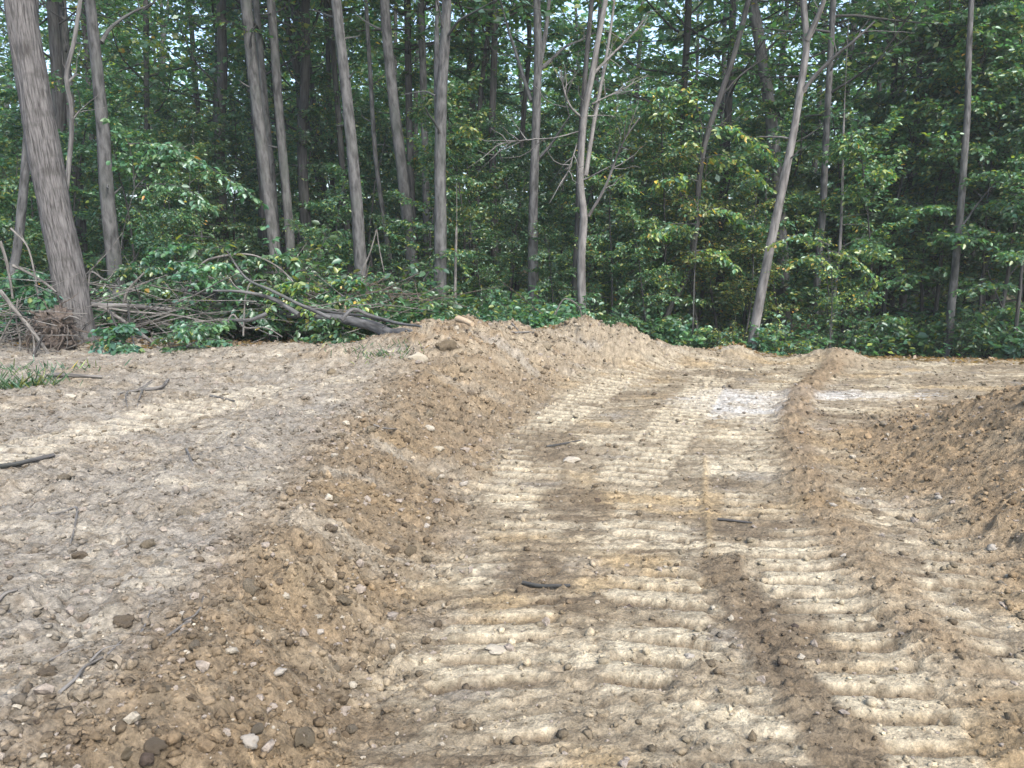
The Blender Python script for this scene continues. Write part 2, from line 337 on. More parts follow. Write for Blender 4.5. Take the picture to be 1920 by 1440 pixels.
# ------------------------------------------------------------------ mesh building
def make_mesh(name, V, groups, mats, uv=None, col=None, smooth=True):
    """groups: list of (faces (n,k) int array, material index)"""
    V = np.ascontiguousarray(V, np.float32); me = bpy.data.meshes.new(name)
    me.vertices.add(len(V)); me.vertices.foreach_set('co', V.ravel())
    li, ls, mi = [], [], []; st = 0
    for f, k in groups:
        if len(f) == 0: continue
        f = np.asarray(f, np.int32); w = f.shape[1]
        li.append(f.ravel()); ls.append(st + np.arange(len(f), dtype=np.int32) * w); mi.append(np.full(len(f), k, np.int32)); st += f.size
    li = np.concatenate(li); ls = np.concatenate(ls); mi = np.concatenate(mi)
    me.loops.add(len(li)); me.loops.foreach_set('vertex_index', li)
    me.polygons.add(len(ls)); me.polygons.foreach_set('loop_start', ls)
    me.polygons.foreach_set('material_index', mi)
    me.polygons.foreach_set('use_smooth', np.full(len(ls), smooth, bool) if isinstance(smooth, bool) else np.asarray(smooth, bool))
    for m in mats: me.materials.append(m)
    if uv is not None:
        u = me.uv_layers.new(name='UVMap'); u.data.foreach_set('uv', np.asarray(uv, np.float32)[li].ravel())
    if col is not None:
        a = me.color_attributes.new('col', 'FLOAT_COLOR', 'POINT')
        c = np.ones((len(V), 4), np.float32); c[:, :3] = col; a.data.foreach_set('color', c.ravel())
    me.update(calc_edges=True)
    return me
def link(name, data, parent=None, loc=None):
    o = bpy.data.objects.new(name, data); COL.objects.link(o)
    if parent is not None: o.parent = parent
    if loc is not None: o.location = loc
    return o
def tag(o, label=None, cat=None, group=None, kind=None):
    if label: o['label'] = label
    if cat: o['category'] = cat
    if group: o['group'] = group
    if kind: o['kind'] = kind
    return o
class MB:
    """collects tubes, twigs and leaves into one mesh"""
    def __init__(self): self.v = []; self.uv = []; self.c = []; self.g = {}; self.n = 0
    def add(self, V, F, mat, uv=None, col=None):
        V = np.asarray(V, float); k = len(V)
        self.v.append(V); self.uv.append(np.zeros((k, 2)) if uv is None else uv); self.c.append(np.full((k, 3), .2) if col is None else col)
        F = np.asarray(F); self.g.setdefault((F.shape[1], mat), []).append(F + self.n); self.n += k
    def tube(self, P, R, mat=0, sides=8, cap=True, wob=0.0, seed=0, ridges=0.0):
        P = np.asarray(P, float); R = np.asarray(R, float); n = len(P)
        T = np.gradient(P, axis=0); T /= np.linalg.norm(T, axis=1)[:, None] + 1e-9
        u = np.cross(T[0], [0, 1, 0] if abs(T[0][1]) < .9 else [1, 0, 0]); u /= np.linalg.norm(u)
        U = np.zeros_like(P); U[0] = u
        for i in range(1, n):
            u = u - T[i] * np.dot(u, T[i]); u /= np.linalg.norm(u) + 1e-9; U[i] = u
        W = np.cross(T, U)
        a = np.linspace(0, 2 * np.pi, sides + 1)
        L = np.concatenate([[0], np.cumsum(np.linalg.norm(np.diff(P, axis=0), axis=1))])
        rr = R[:, None] * np.ones(sides + 1)
        if wob:
            q = perlin(np.cos(a)[None] * 1.3 + L[:, None] * 1.1 + seed * 3.7, np.sin(a)[None] * 1.3 + L[:, None] * .3 + seed)
            rr = rr * (1 + wob * q)
        if ridges:
            q = perlin(np.cos(a)[None] * 11 + seed + L[:, None] * .12, np.sin(a)[None] * 11 + L[:, None] * .2)
            rr = rr * (1 + ridges * q)
        V = P[:, None] + rr[..., None] * (np.cos(a)[None, :, None] * U[:, None] + np.sin(a)[None, :, None] * W[:, None])
        uvv = np.stack([np.broadcast_to(a[None] * np.mean(R), (n, sides + 1)), np.broadcast_to(L[:, None], (n, sides + 1))], -1) + np.array([seed * .37, seed * 1.1])
        idx = np.arange(n * (sides + 1)).reshape(n, sides + 1)
        F = np.stack([idx[:-1, :-1], idx[:-1, 1:], idx[1:, 1:], idx[1:, :-1]], -1).reshape(-1, 4)
        self.add(V.reshape(-1, 3), F, mat, uvv.reshape(-1, 2))
        if cap:
            for e in (0, n - 1):
                c = np.vstack([V[e, :-1], P[e]]); k = sides
                f = np.array([[i, (i + 1) % k, k] if e else [(i + 1) % k, i, k] for i in range(k)])
                self.add(c, f, mat if cap is True else cap, np.zeros((k + 1, 2)) + uvv[e, 0])
    def twigs(self, A, B, r, mat=0):
        """thin three-sided twigs from A to B"""
        A = np.asarray(A); B = np.asarray(B); n = len(A)
        if n == 0: return
        d = B - A; d /= np.linalg.norm(d, axis=1)[:, None] + 1e-9
        u = np.cross(d, [.3, .2, .93]); u /= np.linalg.norm(u, axis=1)[:, None] + 1e-9; w = np.cross(d, u)
        V = np.zeros((n, 6, 3))
        r = np.broadcast_to(r, (n,))[:, None]
        for k in range(3):
            o = (math.cos(k * 2.094) * u + math.sin(k * 2.094) * w) * r
            V[:, k] = A + o; V[:, 3 + k] = B + o * .45
        b = np.arange(n)[:, None] * 6
        F = np.concatenate([b + np.array([[k, (k + 1) % 3, 3 + (k + 1) % 3, 3 + k]]) for k in range(3)])
        self.add(V.reshape(-1, 3), F, mat)
    def leaves(self, P, D, N, L, W, col, mat=1, simple=False):
        P = np.asarray(P); n = len(P)
        if n == 0: return
        D = D / (np.linalg.norm(D, axis=1)[:, None] + 1e-9)
        B = np.cross(N, D); B /= np.linalg.norm(B, axis=1)[:, None] + 1e-9; N = np.cross(D, B)
        L = np.broadcast_to(L, (n,))[:, None]; W = np.broadcast_to(W, (n,))[:, None]
        if simple:
            V = np.stack([P, P + .45 * L * D + .5 * W * B + .12 * W * N, P + L * D, P + .45 * L * D - .5 * W * B + .12 * W * N], 1)
            F = np.arange(n)[:, None] * 4 + np.array([[0, 3, 2, 1]]); k = 4
        else:
            V = np.stack([P, P + .30 * L * D + .48 * W * B + .13 * W * N, P + .68 * L * D + .40 * W * B + .10 * W * N - .04 * L * N, P + L * D - .14 * L * N,
                          P + .68 * L * D - .40 * W * B + .10 * W * N - .04 * L * N, P + .30 * L * D - .48 * W * B + .13 * W * N], 1)
            b = np.arange(n)[:, None] * 6; F = np.concatenate([b + np.array([[0, 3, 2, 1]]), b + np.array([[0, 5, 4, 3]])]); k = 6
        self.add(V.reshape(-1, 3), F, mat, None, np.repeat(col, k, axis=0))
    def build(self, name, mats, smooth=True):
        V = np.vstack(self.v); return make_mesh(name, V, [(np.vstack(f), k[1]) for k, f in self.g.items()], mats, np.vstack(self.uv), np.vstack(self.c), smooth)

def leaf_cols(r, n, kind='green'):
    g = np.array([.066, .138, .040]); bl = np.array([.046, .126, .078]); yl = np.array([.17, .21, .042]); au = np.array([.36, .24, .04])
    t = r.random((n, 1)); c = g * (1 - t) + bl * t
    py = {'green': .12, 'mixed': .22, 'yellow': .45, 'blue': .02}[kind]; pa = {'green': .004, 'mixed': .012, 'yellow': .05, 'blue': .003}[kind]
    q = r.random(n); c[q < py] = yl * (.7 + .6 * r.random((int((q < py).sum()), 1))); c[q < pa] = au * (.7 + .6 * r.random((int((q < pa).sum()), 1)))
    if kind == 'blue': c = c * np.array([1.6, 1.5, 1.8])
    if kind == 'mixed': c = c * 1.1
    if kind == 'yellow': c = c * 1.15
    return c * (.65 + .7 * r.random((n, 1)))
def unit(v): return v / (np.linalg.norm(v, axis=-1, keepdims=True) + 1e-9)
def branch_path(r, p, d, length, n=6, up=.15, wig=.16):
    pts = [np.array(p, float)]; d = unit(np.array(d, float))
    for i in range(n):
        d = unit(d + r.normal(0, wig, 3) + np.array([0, 0, up / n * 2])); pts.append(pts[-1] + d * length / n)
    return np.array(pts)
def foliage_along(mb, r, path, ntw, tw_len, leaf_l, per, kind, flat_=.35, t0=.25, twig_r=.004, simple=False, droop=.18, width=.55):
    """side twigs along a branch path, each with alternate leaves lying in a loose plane"""
    n = len(path) - 1
    t = t0 + (1 - t0) * (np.arange(ntw) + r.random(ntw)) / ntw
    f = np.clip(t * n, 0, n - 1e-3); i = f.astype(int); fr = (f - i)[:, None]
    A = path[i] * (1 - fr) + path[i + 1] * fr; d = unit(path[i + 1] - path[i])
    side = np.cross(d, [0, 0, 1.]); bad = np.linalg.norm(side, axis=1) < .15; side[bad] = r.normal(size=(int(bad.sum()), 3)); side = unit(side)
    sg = np.where(np.arange(ntw) % 2 == 0, 1, -1)[:, None]
    ang = (.75 + .5 * r.random(ntw))[:, None]
    td = unit(d * np.cos(ang) + side * sg * np.sin(ang) + r.normal(0, flat_ * .6, (ntw, 3)) - np.array([0, 0, droop]) * r.random((ntw, 1)))
    tl = tw_len * (.5 + .8 * r.random(ntw)) * (1.15 - .55 * t)
    B = A + td * tl[:, None] - np.array([0, 0, 1.]) * (droop * tl * .5)[:, None]
    mb.twigs(A, B, twig_r * (.7 + .6 * r.random(ntw)), 0)
    k = per; lt = (np.arange(k) + .6) / k
    P = A[:, None] + (B - A)[:, None] * lt[None, :, None]; P = P + r.normal(0, .012, P.shape)
    tdd = unit(B - A); s2 = unit(np.cross(tdd, [0, 0, 1.]) + 1e-4)
    ls = np.where(np.arange(k) % 2 == 0, 1, -1)[None, :, None]
    D = tdd[:, None] * .75 + s2[:, None] * ls * .9 + r.normal(0, flat_, (ntw, k, 3)); D[..., 2] -= droop * (0.5 + 2.5 * r.random((ntw, k)))
    N = np.array([0, 0, 1.]) + r.normal(0, flat_ * 1.6, (ntw, k, 3))
    L = leaf_l * (.4 + 1.0 * r.random((ntw, k)))
    m = ntw * k
    mb.leaves(P.reshape(m, 3), D.reshape(m, 3), N.reshape(m, 3), L.ravel(), L.ravel() * width, leaf_cols(r, m, kind), 1, simple)
def crown_mesh(seed, h, rad, nb, kind, leaf_l=.13, z0=0., simple=True, per=8, ntw=26, name='crown', upr=.55, tw=.6):
    r = np.random.default_rng(seed); mb = MB()
    for b in range(nb):
        t = (b + r.random()) / nb; z = z0 + (h - z0) * t ** .9
        a = b * 2.4 + r.random() * .9; e = upr * (.2 + t) + r.normal(0, .15)
        ln = rad * (1.05 - .62 * t) * (.65 + .6 * r.random())
        p = branch_path(r, (0, 0, z), (math.cos(a) * math.cos(e), math.sin(a) * math.cos(e), math.sin(e)), ln, 6, .1)
        mb.tube(p, np.linspace(.010 + .007 * ln, .004, len(p)), 0, 5, cap=False, seed=b)
        foliage_along(mb, r, p, ntw, tw * (.6 + .3 * ln / 2), leaf_l, per, kind, simple=simple)
        for q in range(2):           # secondary branches
            j = 2 + q; pd = unit(p[j + 1] - p[j]); sd = unit(np.cross(pd, [0, 0, 1.])) * (1 if q else -1)
            p2 = branch_path(r, p[j], pd * .6 + sd * .8 + np.array([0, 0, .1]), ln * .5, 4, .05)
            mb.tube(p2, np.linspace(.012, .004, len(p2)), 0, 4, cap=False, seed=b + 5)
            foliage_along(mb, r, p2, max(6, ntw // 2), tw * .8, leaf_l, per, kind, simple=simple, t0=.1)
    return mb.build(name, [M_BARKDARK, M_LEAF])

# ------------------------------------------------------------------ THE GROUND
def graded(lo, hi, f):
    out = [lo]
    while out[-1] < hi: out.append(out[-1] + f(out[-1]))
    return np.array(out)
def build_ground():
    xs_r = graded(0, 160, lambda v: .019 if v < 2.8 else (.025 if v < 5 else (.034 if v < 8 else (.05 if v < 10.5 else .05 + .13 * (v - 10.5)))))
    xs = np.concatenate([-xs_r[:0:-1], xs_r])
    ys_f = graded(1.7, 260, lambda v: max(.011, .0040 * v) if v < 14.5 else .076 + .09 * (v - 14.5))
    ys_b = graded(0, 40, lambda v: .02 + .15 * v)
    ys = np.concatenate([1.7 - ys_b[:0:-1], ys_f])
    X, Yg = np.meshgrid(xs, ys)
    Z = np.zeros_like(X); Cc = np.zeros(X.shape + (3,))
    for a in range(0, len(ys), 60):
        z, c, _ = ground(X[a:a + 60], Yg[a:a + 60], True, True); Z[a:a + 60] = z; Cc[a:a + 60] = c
    n, m = X.shape; idx = np.arange(n * m).reshape(n, m)
    F = np.stack([idx[:-1, :-1], idx[:-1, 1:], idx[1:, 1:], idx[1:, :-1]], -1).reshape(-1, 4)
    V = np.stack([X, Yg, Z], -1).reshape(-1, 3)
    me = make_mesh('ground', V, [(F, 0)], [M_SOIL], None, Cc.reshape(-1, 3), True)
    o = link('ground', me); tag(o, kind='structure'); print('ground quads', len(F))
    return o
GROUND = build_ground()

# ------------------------------------------------------------------ TREES that can be told apart
def smooth_path(P, n):
    P = np.asarray(P, float); s = np.concatenate([[0], np.cumsum(np.linalg.norm(np.diff(P, axis=0), axis=1))])
    t = np.linspace(0, s[-1], n)
    m = np.gradient(P, s, axis=0); out = []
    for v in t:
        i = min(np.searchsorted(s, v, side='right') - 1, len(P) - 2); h = s[i + 1] - s[i]; u = (v - s[i]) / h
        out.append((2*u**3-3*u**2+1)*P[i] + (u**3-2*u**2+u)*h*m[i] + (-2*u**3+3*u**2)*P[i+1] + (u**3-u**2)*h*m[i+1])
    return np.array(out)
SPARSE = [crown_mesh(150 + i, 9.5, 3.2, 26, 'green', .14, 0., True, 5, 7, 'canopy_crown') for i in range(2)]
CANOPY = [crown_mesh(100 + i, 9.5, 3.4, 30, ['green', 'green', 'mixed', 'green'][i], .20, 0., True, 6, 13, 'canopy_crown') for i in range(4)]
LANDMARKS = []          # (pixel x at half height, words)
def main_tree(pix, Y, w_base, w_top, label, mat=None, limbs=(), crown=0, name='forest_tree', height=17, stubs=3, flare=.35, seed=0, ridges=.0, landmark=None, bare_twigs=0, crown_z=6.3, crown_s=1.0, cat='tree'):
    """pix: trunk centre line from the foot upwards, in pixels; Y its distance; limbs: (pixel path, width in pixels)"""
    mat = mat or M_BARK; r = np.random.default_rng(1000 + seed)
    P = [at(a, b, Y) for a, b in pix]
    b0 = P[0].copy(); d0 = P[1] - P[0]
    z0 = gz(b0[0], Y, False)
    base = np.array([b0[0] - (d0[0] / max(.2, d0[2])) * (b0[2] - z0) * .6, Y, z0 - .15])
    if b0[2] - base[2] > .2: P = [base] + P
    else: P[0] = base
    last = P[-1]; d = unit(P[-1] - P[-2]); d = unit(d * .6 + np.array([0, 0, .5]))
    seen_top = last[2]
    while P[-1][2] < height:
        d = unit(d + r.normal(0, .03, 3)); P.append(P[-1] + d * 2.2)
    P = np.array(P); P[:, 1] += np.interp(P[:, 2], [0, 20], [0, .5]) * r.normal(0, 1)
    S = smooth_path(P, 90 if w_base > 40 else 46)
    px_m = Y / F_PX
    rb, rt = w_base * px_m / 2, w_top * px_m / 2
    hz = S[:, 2] - z0
    R = np.interp(hz, [0, max(.5, seen_top - z0), height], [rb, rt, rt * .30])
    R = R * (1 + flare * np.exp(-np.clip(hz, 0, None) / .28))
    root = link(name, None, None, tuple(base)); tag(root, label, cat)
    mb = MB(); loc = base
    mb.tube(S - loc, R, 0, 84 if w_base > 40 else 12, True, .10, seed, ridges)
    for k in range(stubs):
        i = r.integers(len(S) // 6, len(S) // 2); a = r.uniform(0, 6.28); dd = np.array([math.cos(a), math.sin(a) * .6, r.uniform(.0, .6)])
        p = branch_path(r, S[i] - loc, dd, r.uniform(.25, .9), 4, .1, .2); mb.tube(p, np.linspace(R[i] * .28, R[i] * .08, len(p)), 0, 5, True, seed=k)
    link('trunk', mb.build('trunk', [mat]), root)
    for j, (lp, lw) in enumerate(limbs):
        mbl = MB(); tw_ = []; off = r.normal(0, .25)
        lp3 = [at(a, b, Y + off * q) for q, (a, b) in enumerate(lp)]
        q = smooth_path(lp3, 6 * len(lp3)) - loc
        mbl.tube(q, np.linspace(lw * px_m / 2, lw * px_m / 2 * .35, len(q)), 0, 8, True, .1, seed + j)
        for k in range(bare_twigs):
            i = r.integers(len(q) // 4, len(q) - 1); dd = unit(q[i] - q[i - 1]) + r.normal(0, .6, 3)
            tp = branch_path(r, q[i], dd, r.uniform(.3, 1.1), 5, .1, .2); mt = MB(); mt.tube(tp, np.linspace(.010, .003, len(tp)), 0, 4, False, seed=k); tw_.append(mt.build('twig', [mat]))
        lo = link('limb', mbl.build('limb', [mat]), root)
        for t_ in tw_: link('twig', t_, lo)
    if crown is not None:
        # the crown sits on the trunk above the picture's main trunks
        cz = crown_z + r.uniform(-.6, .8); i = int(np.argmin(np.abs(S[:, 2] - z0 - cz)))
        c = link('crown', CANOPY[crown % 4] if Y > 19.2 else SPARSE[crown % 2], root, tuple(S[i] - loc)); c.rotation_euler = (0, 0, r.uniform(0, 6.28)); s = crown_s * r.uniform(.85, 1.1); c.scale = (s, s, s)
    if landmark: LANDMARKS.append((np.mean([a for a, b in pix]), landmark))
    return root

main_tree([(150,655),(118,480),(100,400),(68,240),(26,0)], 10.7, 57, 50, 'thick leaning furrowed trunk at the clearing edge beside the root wad', M_BARKBIG, height=16, stubs=0, flare=.18, seed=1, ridges=.055, landmark='thick leaning trunk', crown_z=8.5, crown=0)
main_tree([(216,500),(205,400),(195,240),(182,100),(172,0)], 15.5, 30, 17, 'grey trunk with flared foot just right of the thick leaning tree', limbs=[([(190,80),(205,55),(240,28),(290,5)], 8)], seed=2, flare=.5, landmark='flared grey trunk', crown=1, bare_twigs=4)
main_tree([(14,560),(28,460),(36,360),(42,240),(48,120),(50,0)], 13.2, 17, 13, 'slim trunk at the far left edge behind the thick leaning tree', M_BARK, seed=3, crown=None, height=9)
main_tree([(118,420),(128,320),(132,190),(124,150),(138,80),(150,0)], 14.6, 9, 7, 'crooked thin grey stem twisting up beside the thick leaning trunk', M_BARKPALE, limbs=[([(126,155),(145,140),(158,148)], 5), ([(132,230),(143,215),(150,205)], 4)], crown=None, seed=4, height=8, name='young_tree', bare_twigs=3)
main_tree([(100,420),(104,200),(96,90),(88,0)], 19, 26, 20, 'dark trunk half hidden behind the thick leaning tree', M_BARKDARK, seed=5, crown=2)
main_tree([(518,500),(506,400),(486,240),(470,100),(460,0)], 17.5, 20, 20, 'front trunk of the tight trio left of the brush-side clearing', M_BARK, seed=6, landmark='tight trio of trunks', crown=3)
main_tree([(500,480),(485,300),(466,130),(457,0)], 19.5, 15, 15, 'dark trunk close behind the front trunk of the trio', M_BARKDARK, seed=7, crown=1)
main_tree([(522,490),(510,330),(494,160),(480,0)], 18.6, 14, 12, 'middle trunk of the tight trio of grey trunks', M_BARK, seed=8, crown=2)
main_tree([(548,520),(540,400),(526,240),(516,100),(508,0)], 18.0, 18, 15, 'right-hand trunk of the tight trio of grey trunks', M_BARK, seed=9, crown=0)
main_tree([(606,450),(596,330),(575,230),(553,120),(540,50),(532,0)], 22, 13, 11, 'dark curving trunk with a right-reaching limb past the trio', M_BARKDARK, limbs=[([(552,105),(565,80),(590,40),(605,0)], 7)], seed=10, crown=3, crown_z=9)
main_tree([(681,560),(674,440),(664,300),(652,170),(640,60),(634,0)], 16.2, 24, 17, 'shaggy grey trunk with broken side stubs above the brush pile', M_BARK, limbs=[([(656,240),(645,236),(632,236)], 6), ([(634,34),(618,30),(598,22),(580,18)], 5)], seed=11, flare=.3, ridges=.06, landmark='shaggy stubbed trunk', crown=1)
main_tree([(742,550),(722,420),(706,290),(698,150),(690,0)], 18.5, 9, 7, 'thin wavy stem between the shaggy trunk and its neighbour', M_BARK, seed=12, crown=None, height=10, stubs=6, name='young_tree')
main_tree([(778,545),(768,450),(756,330),(740,200),(730,100),(723,0)], 17.5, 23, 17, 'grey-brown trunk leaning slightly left next to the thin wavy stem', M_BARK, seed=13, landmark='left-leaning grey-brown trunk', crown=2)
main_tree([(782,520),(774,400),(769,260),(766,100),(765,0)], 20, 13, 12, 'slim darker trunk tucked behind the left-leaning grey-brown trunk', M_BARKDARK, seed=14, crown=3)
main_tree([(803,540),(800,400),(797,250),(793,100),(790,0)], 19.5, 14, 12, 'slim trunk directly left of the tall straight twin-topped trunk', M_BARK, seed=15, crown=0)
main_tree([(826,575),(826,440),(825,300),(829,160),(834,80),(837,0)], 15.6, 25, 17, 'tall straight pale grey trunk with a twin top', M_BARK, limbs=[([(822,250),(819,150),(819,60),(820,0),(821,-120)], 13), ([(838,70),(860,40),(890,22),(930,0)], 5), ([(816,180),(800,172),(775,174),(752,178)], 4)], seed=16, flare=.2, landmark='tall straight twin-topped trunk', crown=1, stubs=2)
main_tree([(853,572),(854,480),(856,400),(855,342)], 15.2, 6, 4, 'broken-off dead pole standing right of the tall straight trunk', M_TWIG, seed=17, crown=None, height=2.0, stubs=0, name='dead_sapling', flare=0, cat='dead sapling')
main_tree([(894,470),(896,330),(900,200),(912,90),(922,20),(926,0)], 21, 10, 8, 'thin dark trunk bending right at its top', M_BARKDARK, seed=18, crown=2)
main_tree([(928,490),(926,380),(922,250),(926,120),(928,0)], 20.5, 15, 11, 'dark upright trunk right of the thin bending trunk', M_BARKDARK, seed=19, crown=3, landmark='dark upright trunk')
main_tree([(972,410),(976,300),(984,190),(992,90),(990,0)], 23, 9, 8, 'slender dark trunk left of the grey forked trunk', M_BARKDARK, seed=20, crown=0)
main_tree([(1001,590),(999,470),(1001,350),(1006,200),(1009,90),(1006,0)], 16.8, 20, 13, 'grey trunk forking near the top of the picture with dark side limbs', M_BARK, limbs=[([(997,190),(983,150),(966,95),(953,55),(944,20),(938,0)], 8), ([(1008,135),(1030,115),(1060,88),(1100,72)], 8), ([(1012,120),(1020,80),(1026,40),(1030,0),(1034,-80)], 10), ([(1008,300),(1030,275),(1050,245),(1070,215)], 6)], seed=21, landmark='grey forked trunk', crown=1, bare_twigs=3)
main_tree([(1091,592),(1090,480),(1094,400),(1088,350),(1091,260),(1094,225),(1108,150),(1120,80),(1135,0)], 15.4, 17, 9, 'pale crooked tree with bare side branches behind the spoil heap', M_BARKPALE,
          limbs=[([(1098,330),(1112,240),(1125,170),(1138,100),(1147,40),(1152,0),(1156,-60)], 9), ([(1104,405),(1135,350),(1158,290),(1172,260),(1200,220)], 6), ([(1092,222),(1070,200),(1058,170),(1052,130)], 5),
                 ([(1112,138),(1150,100),(1180,70),(1215,30)], 5), ([(1090,245),(1040,258),(990,262),(930,270)], 2.5), ([(1110,195),(1140,180),(1180,160),(1215,140)], 3), ([(1082,270),(1065,320),(1050,350)], 2.5)], seed=22, landmark='pale crooked tree', crown=None, height=9, bare_twigs=9, flare=.1)
main_tree([(1078,592),(1080,500),(1084,420),(1086,300),(1096,150)], 16.6, 15, 9, 'darker stem standing close behind the pale crooked tree', M_BARKDARK, seed=23, crown=2)
main_tree([(1265,560),(1268,420),(1272,300),(1284,130),(1290,0)], 20.5, 13, 12, 'dark upright trunk left of the bent dark sapling', M_BARKDARK, seed=24, crown=3, landmark='dark trunk at the yellowing sapling')
main_tree([(1250,590),(1290,510),(1303,440),(1310,330),(1322,260),(1345,190),(1372,110),(1400,0)], 16.4, 12, 9, 'bent dark trunk curving up through the yellow-green leaves', M_BARKDARK, limbs=[([(1322,255),(1350,235),(1380,200)], 3), ([(1345,190),(1390,140),(1440,105)], 4)], seed=25, crown=0, bare_twigs=4, name='young_tree')
main_tree([(1413,628),(1425,560),(1443,470),(1468,350),(1490,240),(1504,150),(1514,70),(1508,30),(1508,0)], 15.2, 19, 11, 'pale slanting trunk forking at the top right of the clearing', M_BARKPALE, limbs=[([(1513,75),(1530,40),(1545,0),(1552,-60)], 12), ([(1505,170),(1540,130),(1572,100),(1602,76),(1640,40)], 8)], seed=26, flare=.1, landmark='pale slanting trunk', crown=1, bare_twigs=3, stubs=4)
main_tree([(1524,655),(1533,500),(1540,400),(1545,260),(1552,100),(1556,0)], 17, 14, 10, 'brown straight trunk right of the pale slanting trunk', M_BARK, seed=27, landmark='brown straight trunk', crown=2)
main_tree([(1557,645),(1565,560),(1576,470),(1583,340),(1586,250)], 16.2, 7, 4, 'thin pole sapling close beside the brown straight trunk', M_BARKPALE, seed=28, crown=None, height=5.5, stubs=6, name='young_tree')
main_tree([(1668,660),(1672,520),(1676,390),(1674,280),(1680,100),(1684,0)], 19, 13, 10, 'left one of two dark trunks in the gloom at right', M_BARKDARK, seed=29, landmark='two dark trunks at right', crown=3)
main_tree([(1688,650),(1694,520),(1702,390),(1708,290),(1716,100),(1722,0)], 18.4, 14, 9, 'right one of two dark trunks in the gloom, with a low limb', M_BARK, limbs=[([(1698,385),(1710,362),(1745,352),(1785,340)], 6)], seed=30, crown=0)
main_tree([(1775,678),(1788,530),(1798,430),(1808,300),(1815,200),(1817,100),(1822,0)], 15.6, 15, 9, 'grey upright trunk near the right edge, foot behind the road crest', M_BARK, limbs=[([(1800,430),(1835,380),(1875,330)], 4)], seed=31, landmark='grey trunk near the right edge', crown=1, bare_twigs=3)
main_tree([(1868,640),(1890,520),(1905,420),(1925,340)], 15.8, 8, 5, 'slanted dark sapling stem at the right picture edge', M_BARKDARK, limbs=[([(1880,580),(1850,500),(1838,440)], 3), ([(1890,520),(1930,470),(1965,430)], 3)], seed=32, crown=None, height=4, name='young_tree', bare_twigs=4)
main_tree([(275,330),(274,250),(272,140),(270,0)], 27, 10, 9, 'far slim trunk in the gap between the flared trunk and the trio', M_BARKDARK, seed=33, crown=2)
main_tree([(405,300),(408,180),(412,0)], 28, 12, 9, 'far trunk showing through leaves left of the trio', M_BARKDARK, seed=34, crown=3)
main_tree([(630,520),(625,400),(620,250),(615,100),(612,0)], 23, 10, 8, 'straight thin trunk left of the shaggy stubbed trunk', M_BARKDARK, seed=35, crown=0)
main_tree([(658,500),(650,400),(640,260),(632,150)], 20.5, 12, 10, 'dark trunk peeping out behind the shaggy stubbed trunk', M_BARKDARK, seed=36, crown=1)
LANDMARKS.sort()
ORD = ['nearest', 'second nearest', 'third nearest', 'fourth nearest', 'fifth nearest', 'sixth nearest', 'seventh nearest', 'eighth nearest', 'ninth nearest', 'tenth nearest', 'eleventh nearest', 'twelfth nearest', 'thirteenth nearest', 'fourteenth nearest', 'fifteenth nearest', 'sixteenth nearest', 'seventeenth nearest', 'eighteenth nearest', 'nineteenth nearest', 'twentieth nearest', 'twenty-first nearest', 'twenty-second nearest', 'twenty-third nearest', 'twenty-fourth nearest', 'twenty-fifth nearest', 'twenty-sixth nearest', 'twenty-seventh nearest', 'twenty-eighth nearest']
def label_all(items, phrase):
    """items: [(object, world point)]; tells look-alikes apart by the landmark trunk beside them and their order in depth"""
    slots = {}
    for o, p in items:
        px = to_px(p)[0]; lm = min(LANDMARKS, key=lambda q: abs(q[0] - px)); side = 'left' if px < lm[0] else 'right'
        slots.setdefault((lm[1], side), []).append((p[1], o))
    for (lm, side), lst in slots.items():
        lst.sort(key=lambda q: q[0])
        for k, (_, o) in enumerate(lst):
            pre = (ORD[min(k, len(ORD) - 1)] + ' ') if len(lst) > 1 else ''
            o['label'] = '%s%s %s of the %s' % (pre, phrase, side, lm)

# ------------------------------------------------------------------ BACKGROUND trees, saplings, shrubs
TRUNKV = []
for i in range(5):
    r = np.random.default_rng(300 + i); P = [np.zeros(3)]; d = np.array([r.normal(0, .03), r.normal(0, .03), 1.])
    for k in range(12): d = unit(d + np.append(r.normal(0, .03, 2), .05)); P.append(P[-1] + d * 1.5)
    mb = MB(); P = smooth_path(P, 26); R = np.linspace(.14, .05, 26) * (1 + .4 * np.exp(-P[:, 2] / .3)); mb.tube(P, R, 0, 9, True, .1, i)
    for k in range(7):
        j = r.integers(6, 20); a = r.uniform(0, 6.28); p = branch_path(r, P[j], (math.cos(a), math.sin(a), .5), r.uniform(.5, 2), 5, .2, .2); mb.tube(p, np.linspace(.03, .008, 6), 0, 4, False, seed=k)
    TRUNKV.append(mb.build('trunk', [[M_BARKDARK, M_BARK, M_BARKDARK, M_BARK, M_BARKDARK][i]]))
taken = []
def free(x, y, d):
    for (a, b) in taken:
        if (a - x) ** 2 + (b - y) ** 2 < d * d: return False
    taken.append((x, y)); return True
R2 = random.Random(5)
items = []
while len(items) < 48:
    y = R2.uniform(17.5, 46); x = R2.uniform(-.80, .80) * y
    if y < y_edge(x) + 4 or not free(x, y, 1.9): continue
    root = link('forest_tree', None, None, (x, y, gz(x, y, False) - .1)); tag(root, None, 'tree', 'background forest trees')
    s = R2.uniform(.8, 1.25); a = R2.uniform(0, 6.28)
    t = link('trunk', TRUNKV[R2.randrange(5)], root); t.scale = (s, s, 1); t.rotation_euler = (0, 0, a)
    c = link('crown', CANOPY[R2.randrange(4)] if y > 21 else SPARSE[R2.randrange(2)], root, (0, 0, R2.uniform(4.0, 8.0))); k = R2.uniform(.85, 1.2); c.scale = (k, k, k); c.rotation_euler = (0, 0, R2.uniform(0, 6.28))
    items.append((root, (x, y, 2.)))
label_all(items, 'slender background tree')
